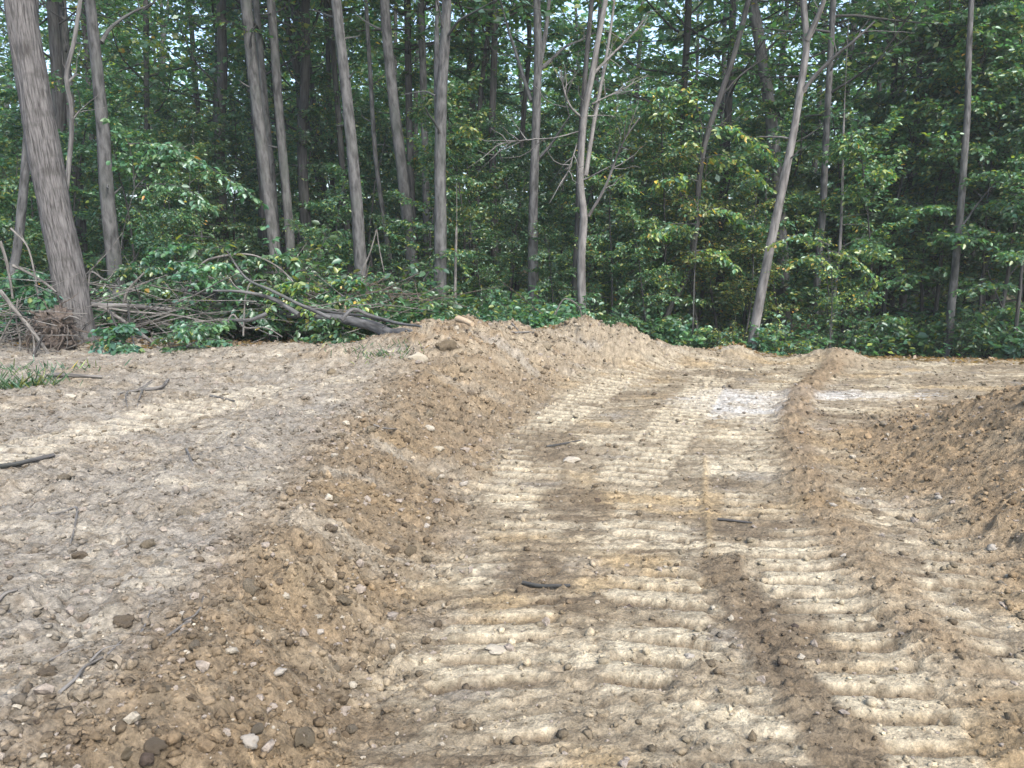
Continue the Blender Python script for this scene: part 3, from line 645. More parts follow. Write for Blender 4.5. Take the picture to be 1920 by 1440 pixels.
def sapling_meshes(seed, h, rad, nb, kind, leaf_l, ntw, upr=.25):
    r = np.random.default_rng(seed); mb = MB(); P = branch_path(r, (0, 0, 0), (r.normal(0, .08), r.normal(0, .08), 1), h, 9, .3, .07)
    mb.tube(P, np.linspace(.012 + .005 * h, .006, len(P)), 0, 7, False, .05, seed); tr = mb.build('stem', [M_BARKDARK])
    cm = MB()
    for b in range(nb):
        t = .16 + .84 * (b + r.random()) / nb; f = t * (len(P) - 1); i = min(int(f), len(P) - 2); p0 = P[i] + (P[i + 1] - P[i]) * (f - i)
        a = b * 2.4 + r.random(); e = upr + r.normal(0, .38); ln = rad * (1.1 - .65 * t) * (.6 + .6 * r.random())
        p = branch_path(r, p0, (math.cos(a) * math.cos(e), math.sin(a) * math.cos(e), math.sin(e)), ln, 6, -.05, .14)
        cm.tube(p, np.linspace(.012, .003, len(p)), 0, 4, False, seed=b)
        foliage_along(cm, r, p, ntw, .46, leaf_l, 9, kind, flat_=.38, t0=.12, simple=False)
    return tr, cm.build('foliage', [M_BARKDARK, M_LEAF])
SAPV = [sapling_meshes(400 + i, [4.2, 6.0, 5.0, 7.0, 3.4, 5.6, 4.6][i], [1.5, 1.8, 1.7, 2.0, 1.3, 1.7, 1.5][i], [17, 22, 19, 26, 14, 20, 17][i], ['green', 'green', 'mixed', 'green', 'green', 'mixed', 'yellow'][i], [.085, .10, .08, .095, .075, .09, .075][i], 33) for i in range(7)]
def sapling(x, y, v, s, rz):
    root = link('sapling', None, None, (x, y, gz(x, y, False) - .03)); root.scale = (s, s, s); root.rotation_euler = (0, 0, rz); tag(root, None, 'sapling', 'leafy saplings in the woods')
    link('stem', SAPV[v][0], root); link('foliage', SAPV[v][1], root)
    return root
items = []
PLACED = [(1310, 16.3, 6, 1.05), (1230, 16.9, 5, .95), (1150, 16.5, 2, .8), (1390, 15.9, 6, .75), (1210, 15.6, 4, .75), (1560, 15.8, 6, .62), (1620, 16.6, 5, .9), (1470, 16.8, 2, .95),
          (905, 16.6, 4, .62), (950, 17.4, 0, .8), (1040, 16.2, 4, .6), (745, 17.0, 4, .65), (620, 17.6, 0, .8), (590, 16.6, 4, .62), (330, 15.5, 0, .7), (270, 16.8, 1, .8), (405, 16.2, 2, .7),
          (20, 15.0, 0, .85), (-60, 14.0, 1, .9), (1840, 16.0, 1, 1.0), (1900, 14.8, 3, .85), (1730, 17.2, 3, 1.0), (1980, 15.6, 3, 1.0), (1880, 17.5, 3, 1.2), (1640, 18.5, 3, 1.15), (1780, 19.0, 1, 1.3),
          (1650, 17.6, 3, 1.19), (1745, 16.8, 3, 1.15), (1845, 17.2, 3, 1.23), (1925, 16.6, 3, 1.19), (1580, 18.6, 1, 1.09), (1700, 20.0, 3, 1.39), (1810, 21.0, 3, 1.48), (1900, 19.8, 1, 1.48), (1480, 19.5, 3, 1.02), (1390, 19.0, 1, 1.09), (1320, 20.5, 3, 1.09), (1180, 19.0, 1, 0.95), (1120, 20.5, 3, 1.02), (1240, 18.2, 2, 1.02),
          (1060, 19.6, 5, 0.88), (960, 20.8, 3, 0.95), (880, 19.4, 1, 0.82), (700, 20.5, 3, 0.88), (640, 21.5, 1, 1.02), (570, 20.6, 3, 0.82), (440, 20.2, 1, 0.88), (380, 18.6, 3, 0.75), (320, 19.6, 5, 0.95), (250, 18.8, 1, 0.82), (150, 18.0, 3, 0.82), (70, 17.4, 1, 0.88), (0, 18.2, 3, 0.95)]
for (px, Y, v, s) in PLACED:
    x = (px - 960) / F_PX * Y * 1.0; a = R2.uniform(0, 6.28); items.append((sapling(x, Y, v, s, a), (x, Y, 1.5))); taken.append((x, Y))
while len(items) < 185:
    y = R2.uniform(15.5, 40); x = R2.uniform(-.78, .78) * y
    if y < y_edge(x) + 2.8 or not free(x, y, 1.05): continue
    items.append((sapling(x, y, R2.choice([0, 1, 1, 2, 3, 3, 4, 5]), R2.uniform(.6, 1.0) + max(0, y - 20) * .03, R2.uniform(0, 6.28)), (x, y, 1.5)))
label_all(items, 'leafy sapling')
def shrub_mesh(seed, h, n, kind, leaf_l, width=.55):
    r = np.random.default_rng(seed); mb = MB()
    for b in range(n):
        a = r.uniform(0, 6.28); e = r.uniform(.6, 1.35); p = branch_path(r, (r.normal(0, .08), r.normal(0, .08), 0), (math.cos(a) * math.cos(e), math.sin(a) * math.cos(e), math.sin(e)), h * r.uniform(.6, 1.15), 6, -.15, .14)
        mb.tube(p, np.linspace(.007, .0025, len(p)), 0, 4, False, seed=b)
        foliage_along(mb, r, p, 11, .26 * h + .06, leaf_l, 5, kind, flat_=.4, t0=.2, simple=False, width=width)
    return mb.build('shrub', [M_BARKDARK, M_LEAF])
SHV = [shrub_mesh(500 + i, [1.0, .8, 1.3, .7, 1.1, .9][i], [11, 10, 13, 9, 10, 10][i], ['green', 'blue', 'green', 'mixed', 'yellow', 'green'][i], [.10, .12, .09, .08, .075, .13][i], [.55, .6, .5, .5, .5, .65][i]) for i in range(6)]
items = []
def shrub(x, y, v, s):
    o = link('shrub', SHV[v], None, (x, y, gz(x, y, False) - .03)); o.rotation_euler = (0, 0, R2.uniform(0, 6.28)); o.scale = (s, s, s); tag(o, None, 'shrub', 'low shrubs at the wood edge'); items.append((o, (x, y, .5)))
for (px, dy, v, s) in [(560,1.6,5,1.2),(600,1.9,0,1.0),(640,2.2,2,1.1),(715,1.7,0,1.1),(745,1.5,5,.9),(770,1.3,1,.8),(800,1.6,0,.8),(860,1.8,2,.7),(900,1.6,1,.8),(935,1.3,1,.7),(975,1.9,0,1.0),(1010,1.4,1,.8),(1040,1.2,1,.8),(1060,1.6,0,.9),
                    (1130,1.9,2,1.0),(1190,1.5,0,1.0),(1240,1.5,5,1.0),(1270,1.2,1,1.0),(1300,1.4,1,.9),(1330,1.3,3,.9),(1360,1.2,4,.8),(1390,1.0,4,.8),(1440,1.1,1,.9),(1465,1.0,4,.9),(1500,1.5,0,1.0),(1590,1.8,2,1.0),(1640,2.0,0,1.0),(1720,2.4,5,1.0),(1800,2.0,2,1.0),(1860,1.6,0,1.1),(1910,1.3,1,1.0),
                    (200,1.2,1,.8),(260,1.5,5,.9),(330,1.4,1,.7),(380,1.1,1,.75),(420,1.3,5,.8),(470,1.6,0,1.0),(510,1.4,1,.8),(60,1.0,5,1.0),(20,.9,1,1.0),(-20,.8,0,1.1),(40,.3,1,.9),(110,1.2,0,1.0)]:
    Y = 12.; 
    for _ in range(4): x = (px - 960) / F_PX * Y; Y = float(y_edge(x)) + dy
    shrub(x, Y, v, s)
n0 = len(items)
while len(items) < 150:
    y = R2.uniform(12.5, 27); x = R2.uniform(-.76, .76) * y
    if y < y_edge(x) + 1.6 or not free(x, y, .75): continue
    shrub(x, y, R2.choice([0, 0, 1, 2, 2, 3, 3, 4, 5]), R2.uniform(.6, 1.6))
label_all(items, 'low leafy shrub')

def undergrowth():
    r = np.random.default_rng(77); mb = MB(); n = 5200
    y = 12 + 30 * r.random(n) ** 1.7; x = r.uniform(-.8, .8, n) * y
    k = (y > y_edge(x) + .9) & ((y > y_edge(x) + 2.2) | (r.random(n) < .45)); x, y = x[k], y[k]; z = ground(x, y, False); n = len(x)
    m = 10; a = r.uniform(0, 6.28, (n, m)); h = r.uniform(.05, .75, (n, 1)) * r.random((n, m)) ** .6
    P = np.stack([x[:, None] + r.normal(0, .16, (n, m)), y[:, None] + r.normal(0, .16, (n, m)), z[:, None] + h], -1)
    D = np.stack([np.cos(a), np.sin(a), r.normal(0, .3, (n, m))], -1); N = np.array([0, 0, 1.]) + r.normal(0, .35, (n, m, 3)); L = r.uniform(.07, .17, (n, m))
    mb.leaves(P.reshape(-1, 3), D.reshape(-1, 3), N.reshape(-1, 3), L.ravel(), L.ravel() * .6, leaf_cols(r, n * m, 'green'), 1, True)
    A = np.stack([x, y, z - .02], -1); mb.twigs(A, A + np.stack([r.normal(0, .1, n), r.normal(0, .1, n), h.max(1)], -1), .004, 0)
    o = link('undergrowth', mb.build('undergrowth', [M_BARKDARK, M_LEAF])); tag(o, 'low leafy undergrowth covering the woodland floor', 'undergrowth', kind='stuff')
undergrowth()
def leaf_litter():
    r = np.random.default_rng(79); mb = MB(); n = 9000; x = r.uniform(-11, 12, n); y = y_edge(x) - .5 + 4.5 * r.random(n) ** 1.3
    z = ground(x, y, True) + .012; a = r.uniform(0, 6.28, n); D = np.stack([np.cos(a), np.sin(a), r.normal(0, .35, n)], -1); N = np.array([0, 0, 1.]) + r.normal(0, .45, (n, 3)); L = r.uniform(.05, .12, n)
    col = np.array([.16, .105, .055]) * (.4 + .9 * r.random((n, 1))) + np.array([.05, .03, 0]) * r.random((n, 1))
    mb.leaves(np.stack([x, y, z], -1), D, N, L, L * .55, col, 0, True)
    o = link('leaf_litter', mb.build('leaf_litter', [M_LEAF])); tag(o, 'brown fallen leaves strewn along the wood edge', 'leaf litter', kind='stuff')
leaf_litter()
def far_woods():
    r = np.random.default_rng(88); mb = MB()
    for t in range(290):
        y = r.uniform(40, 80) if t < 150 else r.uniform(80, 125); x = r.uniform(-.82, .82) * y; z = gz(x, y, False); h = r.uniform(14, 21)
        if t % 3 == 0: mb.tube(np.array([[x, y, z - .3], [x + r.normal(0, .2), y, z + h * .5], [x + r.normal(0, .5), y, z + h]]), [.16, .12, .05], 0, 5, False, seed=t)
        far = y > 80; n = 620; low = r.random(n) < (.5 if far else .42)
        u = unit(r.normal(size=(n, 3))) * (r.random((n, 1)) ** .4)
        ctr = np.where(low[:, None], np.array([x, y, z + 2.6]), np.array([x, y, z + h * .66])); rad = np.where(low[:, None], np.array([3.6, 2.2, 2.9]), np.array([3.3, 3.0, h * .36]))
        P = ctr + u * rad; a = r.uniform(0, 6.28, n)
        D = np.stack([np.cos(a), np.sin(a), r.normal(-.1, .35, n)], -1); N = np.array([0, 0, 1.]) + r.normal(0, .5, (n, 3)); L = r.uniform(.30, .62, n) * (1.5 if far else 1)
        mb.leaves(P, D, N, L, L * .62, leaf_cols(r, n, 'mixed' if t % 3 == 0 else 'green'), 1, True)
    o = link('far_woods', mb.build('far_woods', [M_BARKDARK, M_LEAF])); tag(o, 'distant mass of green woodland behind the nearer trees', 'woods', kind='stuff')
far_woods()

# ------------------------------------------------------------------ ARCHING SAPLING left, near
def leafy_branches(name, label, cat, stems, Y, leaf_l, kind, per=7, tw=.3, ntw=20, group=None, mat=None, r0=.018, seed=0, width=.55):
    """stems: pixel paths at distance Y, each with leaves when its flag is true"""
    r = np.random.default_rng(900 + seed); P0 = at(*stems[0][0][0], Y); P0[2] = min(P0[2], gz(P0[0], Y, False) + .02) if name != 'fallen_branch' else P0[2]
    root = link(name, None, None, tuple(P0)); tag(root, label, cat, group); w = MB(); lf = MB(); any_leaf = False
    for k, (path, leafy) in enumerate(stems):
        dy = np.cumsum(r.normal(0, .12, len(path))); q = [at(a, b, Y + e) for (a, b), e in zip(path, dy)]
        if k == 0: q = [P0] + q[1:]
        q = smooth_path(q, 5 * len(q)) - P0
        w.tube(q, np.linspace(r0 if k == 0 else r0 * .65, .004, len(q)), 0, 6, True, .1, k + seed)
        if leafy: foliage_along(lf, r, q, ntw, tw, leaf_l, per, kind, flat_=.35, t0=.12, simple=False, droop=.3, width=width); any_leaf = True
    link('stem', w.build('stem', [mat or M_BARKDARK]), root)
    if any_leaf: link('leaves', lf.build('leaves', [M_BARKDARK, M_LEAF]), root)
    return root
leafy_branches('arching_sapling', 'arching sapling with pale leaf sprays right of the flared grey trunk', 'sapling',
    [([(222,560),(232,430),(245,380),(255,350),(300,320)], False), ([(252,352),(248,300),(235,255),(212,222)], True), ([(255,350),(300,310),(350,300),(420,330),(482,372)], True),
     ([(250,340),(280,280),(320,270),(380,300)], True), ([(255,350),(300,345),(350,355),(400,390)], True), ([(240,270),(275,268),(330,290)], True)], 13.6, .10, 'blue', 8, .34, 30, seed=1)
leafy_branches('yellowing_sapling', 'yellow-tinged sapling with layered sprays left of the pale slanting trunk', 'sapling',
    [([(1300,600),(1305,450),(1312,330),(1318,240)], False), ([(1318,240),(1300,190),(1260,165),(1210,170)], True), ([(1318,240),(1360,235),(1410,260),(1450,300)], True), ([(1314,300),(1350,290),(1400,310),(1440,350)], True), ([(1310,340),(1270,330),(1230,345)], True),
     ([(1306,400),(1350,390),(1400,420),(1430,440)], True), ([(1306,420),(1260,420),(1220,440)], True), ([(1303,470),(1340,470),(1380,500)], True)], 15.6, .10, 'yellow', 8, .38, 26, seed=2)
leafy_branches('drooping_sapling', 'sapling with a yellow-green drooping branch right of the brown straight trunk', 'sapling',
    [([(1556,650),(1560,560),(1558,500),(1550,460)], False), ([(1552,470),(1590,480),(1620,500),(1640,530)], True), ([(1555,490),(1520,480),(1490,490)], True), ([(1556,460),(1500,440),(1450,455)], True)], 15.0, .09, 'yellow', 7, .30, 20, seed=3)
leafy_branches('pale_leaf_sapling', 'bluish pale-leaved twig rising above the brush pile before the trio', 'sapling',
    [([(560,560),(540,510),(520,480),(502,425)], True), ([(530,495),(550,480),(556,500)], True)], 12.6, .10, 'blue', 5, .2, 14, seed=4)

# ------------------------------------------------------------------ FELLED TREE, BRUSH PILE, ROOT WAD
def wood_piece(name, label, pix, Y, w0, w1, mat, cat='branch', sub=(), cutmat=False, sides=8, group=None, seed=0, rest=False, parts='fork'):
    r = np.random.default_rng(1500 + seed); Ys = Y if isinstance(Y, (list, tuple)) else [Y] * len(pix)
    q = np.array([at(a, b, yy) for (a, b), yy in zip(pix, Ys)])
    if rest:                                   # lies on the soil: its distance is where the sight line meets the ground
        q = np.array([hit(a, b) for a, b in pix]); q[:, 2] += max(w0, w1) * q[:, 1] / F_PX * .30
    S = smooth_path(q, 5 * len(q)); p0 = S[0].copy(); pm = S[:, 1] / F_PX / 2
    mb = MB(); R = np.linspace(w0, w1, len(S)) * pm
    mb.tube(S - p0, R, 0, sides, 1 if cutmat else True, .12, seed)
    mats = [mat, M_CUT]
    if not sub:
        o = link(name, mb.build(name, mats), None, tuple(p0)); return tag(o, label, cat, group)
    root = link(name, None, None, tuple(p0)); tag(root, label, cat, group); link('stem', mb.build('stem', mats), root)
    for k, (pp, a, b) in enumerate(sub):
        qq = np.array([hit(*c) + np.array([0, 0, .02]) for c in pp]) if rest else np.array([at(*c, Ys[0] + .1 * j * r.normal()) for j, c in enumerate(pp)])
        s2 = smooth_path(qq, 5 * len(qq)) - p0; m2 = MB(); m2.tube(s2, np.linspace(a, b, len(s2)) * qq[0][1] / F_PX / 2, 0, 6, True, .1, seed + k); link(parts, m2.build(parts, mats), root)
    return root
# the felled tree: log lying from the spoil heap back into the brush
wood_piece('felled_tree', 'felled grey tree with pale cut ring, its log lying against the spoil heap', [(792,628),(760,630),(738,628),(700,612),(650,600),(600,594),(560,590),(500,588),(440,572),(390,552),(330,545)],
    [10.1,10.2,10.35,10.7,11.0,11.3,11.5,11.8,12.0,12.2,12.3], 23, 8, M_BARK, 'felled tree',
    [([(560,590),(510,560),(460,548),(400,545)], 10, 4), ([(620,596),(560,570),(510,545),(460,520),(425,470)], 8, 3), ([(500,588),(470,600),(430,600)], 8, 4), ([(640,600),(660,580),(690,590),(730,602),(790,612)], 8, 4)], True, 12, seed=1, parts='limb')
wood_piece('cut_log_stub', 'short pale log end sticking out of the soil on top of the heap', [(858,598),(870,601),(886,608)], [10.55,10.4,10.25], 13, 9, M_CUT, 'log', cutmat=True, seed=2, sides=10)
wood_piece('cut_ring_log', 'short second log with sawn face lying on the felled tree', [(736,626),(755,623),(785,629)], [10.25,10.15,10.0], 17, 15, M_BARK, 'log', cutmat=True, seed=3, sides=12)
wood_piece('splintered_stake', 'pale splintered wood shard standing up behind the felled log', [(652,592),(640,575),(630,562)], 11.9, 8, 3, M_CUT, 'wood shard', [([(650,588),(646,572),(640,566)], 4, 2)], seed=4, parts='splinter')
wood_piece('fallen_branch', 'thin dark branch lying along the top of the felled log', [(575,574),(620,585),(680,592),(730,603),(788,612)], [11.4,11.2,10.8,10.4,10.1], 6, 4, M_BARKDARK, seed=5)
wood_piece('pale_pole', 'thick pale broken pole passing behind the leaning tree', [(64,572),(85,564),(110,562),(175,572),(240,574),(300,579),(345,584)], [10.9,11.0,11.3,11.4,11.5,11.6,11.7], 15, 6, M_BARKPALE, 'branch', cutmat=True, seed=6)
BR = [
 ('long pale branch sloping down to the soil right of the leaning tree', [(195,578),(240,608),(270,630),(300,655),(322,672)], [11.3,11.0,10.7,10.3,9.9], 7, 5, M_TWIG, [([(240,608),(255,640),(262,668)], 3, 2)]),
 ('upright pale forked branch above the pale pole', [(232,575),(238,548),(252,530),(270,512)], 11.6, 7, 3, M_TWIG, [([(240,548),(260,535),(280,528)], 4, 2)]),
 ('branch arching high over the middle of the brush pile', [(340,572),(352,540),(366,512),(385,490),(420,480),(470,478),(520,500),(560,540)], 11.9, 5, 3, M_TWIG, [([(366,512),(395,520),(415,545)], 4, 2)]),
 ('long dark branch running through the brush towards the log', [(270,540),(330,545),(380,542),(430,560),(500,578)], 12.0, 9, 5, M_BARKDARK, [([(380,542),(440,535),(470,522)], 4, 2)]),
 ('thin upright twig standing before the leafy brush', [(456,630),(458,590),(462,550),(470,530),(500,525)], 10.9, 4, 2, M_TWIG, [([(462,550),(440,535),(430,520)], 2.5, 1.5)]),
 ('crooked branch hooked over in the lower brush', [(430,612),(428,600),(436,590),(455,612),(500,615),(530,632)], 10.9, 4, 2, M_TWIG, []),
 ('thin dark twig slanting down before the leafy clump', [(240,568),(244,610),(250,640),(262,670)], 10.6, 4, 3, M_BARKDARK, []),
 ('slender twig leaning left beside the clump of pale leaves', [(205,580),(222,620),(240,650),(250,668)], 10.4, 4, 3, M_BARKDARK, []),
 ('horizontal grey branch under the pale pole', [(185,575),(250,585),(320,590),(400,606),(430,612)], 11.3, 5, 3, M_TWIG, [([(320,590),(290,600),(255,610)], 3, 2)]),
 ('thick pale branch sticking up at the far left edge', [(0,452),(12,490),(18,520),(24,560)], 10.2, 6, 4, M_TWIG, []),
 ('curving pale twig left of the leaning tree', [(20,428),(50,460),(62,500),(72,560)], 10.3, 4, 3, M_TWIG, [([(50,460),(40,440),(36,425)], 2, 1)]),
 ('grey branch slanting from the left edge behind the root wad', [(24,498),(60,515),(90,535),(105,548)], 10.4, 6, 4, M_TWIG, []),
 ('long pale branch slanting down in front of the root wad', [(0,545),(35,590),(60,620),(85,655),(102,685)], 9.6, 8, 6, M_TWIG, [([(60,620),(64,650),(58,690)], 4, 3)]),
 ('stiff twig crossing upright at the left edge', [(34,690),(38,640),(30,590),(34,560)], 9.7, 5, 3, M_TWIG, []),
 ('thin twig fan low at the left edge', [(0,640),(20,600),(42,570)], 9.6, 4, 2, M_TWIG, [([(10,625),(40,620),(60,600)], 2.5, 1.5), ([(20,600),(18,575),(10,555)], 2, 1)]),
 ('dark stick slanting in the shade below the root wad', [(50,700),(66,660),(80,630)], 9.5, 6, 4, M_BARKDARK, []),
 ('grey branch poking up right of the felled log top', [(500,556),(540,540),(580,545),(620,560)], 12.2, 6, 3, M_TWIG, [([(540,540),(550,515),(575,505)], 3, 2)]),
 ('curved bare twig over the brush near the flared trunk', [(165,540),(172,510),(200,525),(218,505)], 11.8, 4, 2, M_TWIG, []),
 ('thin pale twig rising beside the shaggy stubbed trunk', [(676,548),(680,510),(695,470),(706,430)], 12.8, 4, 2, M_TWIG, [([(706,430),(712,470),(720,510)], 2.5, 1.5)]),
 ('arched bare twig before the grey forked trunk', [(1040,590),(1060,560),(1085,575),(1092,600)], 14.2, 3, 2, M_TWIG, []),
]
for i, (lb, pp, Y, a, b, mt, sub) in enumerate(BR): wood_piece('fallen_branch', lb, pp, Y, a, b, mt, 'branch', sub, seed=20 + i, group='brush pile branches')
# brown heap of dead twigs left of the shaggy trunk, leafy tops of the brush
def twig_heap(name, label, c, n, spread, ln, mat, seed, rad=.008):
    r = np.random.default_rng(seed); mb = MB(); c = np.array(c)
    for k in range(n):
        a = r.uniform(0, 6.28); d = np.array([math.cos(a), math.sin(a) * .6, r.normal(.12, .2)])
        p = branch_path(r, c + r.normal(0, 1, 3) * np.array(spread) - d * ln * .4, d, ln * r.uniform(.5, 1.2), 5, 0, .07); mb.tube(p - c, np.linspace(rad, rad * .4, 6), 0, 4, False, seed=k)
    o = link(name, mb.build(name, [mat]), None, tuple(c)); tag(o, label, 'twigs', kind='stuff')
c = at(640, 560, 13.2); twig_heap('dead_twig_heap', 'brown heap of dead twigs behind the felled log', c, 160, (.8, .5, .16), 1.1, M_ROOT, 61)
c = at(330, 585, 11.8); twig_heap('loose_twigs', 'tangle of loose thin twigs in the brush pile', c, 260, (1.6, .7, .26), 1.5, M_TWIG, 62, .008)
c = at(40, 630, 10.2); twig_heap('twig_tangle', 'tangle of thin twigs left of the leaning tree', c, 130, (.6, .35, .25), 1.1, M_TWIG, 63, .007)
LB = [('leafy broken branch with bluish leaves low right of the leaning tree', [(225,625),(205,640),(240,655)], 10.2, 'blue', .085), ('leafy broken branch with pale leaves at the foot of the brush', [(340,600),(390,635),(440,655)], 10.3, 'blue', .08),
      ('leafy broken branch spreading along the lower brush', [(300,640),(350,650),(410,660)], 10.2, 'green', .075), ('leafy broken branch under the arching branch', [(330,540),(390,525),(450,540)], 11.6, 'blue', .09), ('leafy broken branch with yellow-green leaves near the felled log', [(500,570),(545,560),(590,590)], 11.6, 'yellow', .09),
      ('leafy broken branch drooping before the trio of trunks', [(430,500),(500,510),(560,540)], 12.0, 'green', .09), ('leafy broken branch in the middle of the brush', [(400,560),(450,580),(520,590)], 11.6, 'green', .10), ('leafy broken branch behind the pale pole', [(180,540),(260,530),(330,545)], 12.0, 'green', .09),
      ('leafy broken branch high in the brush right of the flared trunk', [(260,500),(330,490),(400,500)], 12.3, 'green', .09), ('leafy broken branch with broad leaves at the left edge', [(10,560),(40,540),(80,560)], 10.6, 'blue', .095), ('leafy broken branch drooping over the felled log', [(600,565),(640,555),(690,575)], 12.0, 'mixed', .09),
      ('leafy broken branch tucked under the felled log', [(560,615),(610,625),(660,630)], 11.2, 'green', .08)]
for i, (lb, pp, Y, kd, ll) in enumerate(LB):
    leafy_branches('leafy_branch', lb, 'branch', [(pp, True), ([pp[0], ((pp[0][0] + pp[1][0]) / 2, pp[1][1] - 22), (pp[1][0] + 30, pp[1][1] - 30)], True), ([pp[1], (pp[1][0] + 35, pp[1][1] + 8), (pp[2][0] - 10, pp[2][1] + 12)], True)], Y, ll, kd, 7, .28, 34, group='leafy brush branches', r0=.012, seed=40 + i, width=.6)
def root_wad():
    r = np.random.default_rng(70); c = at(100, 615, 10.1); c[2] = gz(c[0], c[1]) + .28
    root = link('root_wad', None, None, tuple(c)); tag(root, 'dark torn root wad with stringy roots against the leaning tree', 'root wad')
    mb = MB(); th = np.linspace(0, np.pi, 20); ph = np.linspace(0, 2 * np.pi, 31); T, Pp = np.meshgrid(th, ph, indexing='ij'); idx = np.arange(T.size).reshape(T.shape)
    for (ox, oy, oz, sx, sy, sz) in [(0, .05, -.05, .20, .16, .22), (.10, 0, .12, .15, .14, .15), (-.13, .05, .02, .13, .14, .17), (.02, -.02, -.22, .22, .16, .12)]:
        dx, dy, dz = np.sin(T) * np.cos(Pp), np.sin(T) * np.sin(Pp), np.cos(T)
        q = 1 + .45 * perlin(dx * 2.2 + 5 + ox * 30, dz * 2.4 + dy) + .45 * perlin(dx * 6 + dy * 3, dz * 6 - dy * 4) + .3 * perlin(dx * 14, dz * 14 + dy * 9)
        V = np.stack([ox + sx * q * dx, oy + sy * q * dy, oz + sz * q * dz], -1)
        mb.add(V.reshape(-1, 3), np.stack([idx[:-1, :-1], idx[1:, :-1], idx[1:, 1:], idx[:-1, 1:]], -1).reshape(-1, 4), 0)
    link('root_ball', mb.build('root_ball', [M_ROOT]), root)
    for k in range(70):
        u = unit(r.normal(size=3)); u[1] -= .3; p = branch_path(r, u * .2, u + np.array([.1, -.3, -.3 * r.random()]), r.uniform(.15, .55), 5, -.5, .35)
        m2 = MB(); m2.tube(p, np.linspace(r.uniform(.006, .018), .003, 6), 0, 5, False, seed=k); link('root', m2.build('root', [M_ROOT if k % 4 else M_TWIG]), root)
root_wad()
def grass_tuft(px, py, label, seed, n=240, h=.22, spread=.22):
    r = np.random.default_rng(seed); c = hit(px, py); mb = MB(); a = r.uniform(0, 6.28, n); q = r.normal(0, spread, (n, 2))
    P = np.stack([q[:, 0], q[:, 1] * .6, ground(c[0] + q[:, 0], c[1] + q[:, 1] * .6) - c[2] - .01], -1); D = np.stack([np.cos(a), np.sin(a), r.uniform(.4, 1.6, n)], -1); L = r.uniform(.4, 1.1, n) * h
    mb.leaves(P, D, r.normal(size=(n, 3)), L, .010, leaf_cols(r, n, 'mixed') * .9, 1, False); o = link('grass_tuft', mb.build('grass_tuft', [M_BARKDARK, M_LEAF]), None, tuple(c)); tag(o, label, 'grass', kind='stuff')
grass_tuft(15, 728, 'torn dark grass tuft on the left bench', 5)
grass_tuft(70, 700, 'sparse grass by the pale stick', 6, 90, .16, .3)
grass_tuft(720, 665, 'thin grass hanging on the heap left side', 7, 120, .14, .3)

# sticks lying on the soil
ST_ = [('pale thick stick lying on the bench before the leaning tree', [(72,712),(95,707),(150,708),(192,710)], 10, 6, M_TWIG, [([(78,710),(70,716),(64,722)], 6, 3)]),
 ('forked dry stick lying on the bench right of the pale stick', [(222,742),(255,735),(290,732),(316,716)], 7, 5, M_TWIG, [([(258,735),(275,724),(286,718)], 4, 2), ([(240,738),(236,752),(240,768)], 3, 1.5), ([(268,735),(262,750),(258,765)], 3, 1.5)]),
 ('small thin stick on the bench by the track marks', [(395,744),(415,748),(440,753)], 5, 3, M_TWIG, []),
 ('thick dark half-buried stick at the left edge of the bench', [(-20,882),(20,876),(60,868),(102,856)], 11, 7, M_BARKDARK, []),
 ('curved pale root on the bench slope', [(95,966),(120,962),(136,955),(143,975),(138,1005),(132,1022)], 6, 3, M_TWIG, []),
 ('small pale root at the left edge of the slope', [(-8,1140),(12,1128),(34,1112)], 8, 5, M_TWIG, []),
 ('forked grey root on the slope beside the large brown stone', [(315,1195),(345,1172),(372,1150),(382,1122)], 7, 3, M_TWIG, [([(345,1172),(362,1166),(378,1150)], 4, 2)]),
 ('short pale root right of the large brown stone', [(264,1190),(274,1170),(282,1150)], 6, 3, M_TWIG, []),
 ('long grey root crossing the lower left slope', [(112,1305),(140,1280),(165,1255),(195,1235),(228,1206)], 8, 4, M_TWIG, [([(170,1250),(200,1228),(230,1222)], 5, 2)]),
 ('pale thin root above the long grey root', [(92,1240),(120,1225),(158,1212)], 4, 2, M_TWIG, []),
 ('slim dark stick lying on the road by the pale rock', [(1025,838),(1055,834),(1080,829),(1098,826)], 4, 2, M_BARKDARK, []),
 ('dark flat stick pressed into the middle of the road', [(980,1097),(1010,1101),(1045,1103),(1068,1101)], 9, 7, M_BARKDARK, []),
 ('thin dark stick on the road right of the seam', [(1345,975),(1375,980),(1410,985)], 6, 3, M_BARKDARK, []),
 ('thin twig lying across the bank crest', [(405,842),(440,838),(482,846)], 3, 2, M_TWIG, []),
 ('bent twig on the upper bench', [(350,845),(357,862),(362,875)], 5, 3, M_TWIG, []),
 ('thin stick lying on the face of the heap', [(700,798),(720,805),(745,808)], 4, 2, M_TWIG, []),
 ('pale root poking from the heap top', [(960,608),(975,625),(985,640)], 4, 2, M_TWIG, []),
 ('small dry stick on the saddle between the heaps', [(965,625),(990,624),(1002,625)], 4, 2, M_TWIG, [])]
for i, (lb, pp, a, b, mt, sub) in enumerate(ST_): wood_piece('stick', lb, pp, 0, a, b, mt, 'stick', sub, seed=70 + i, rest=True)

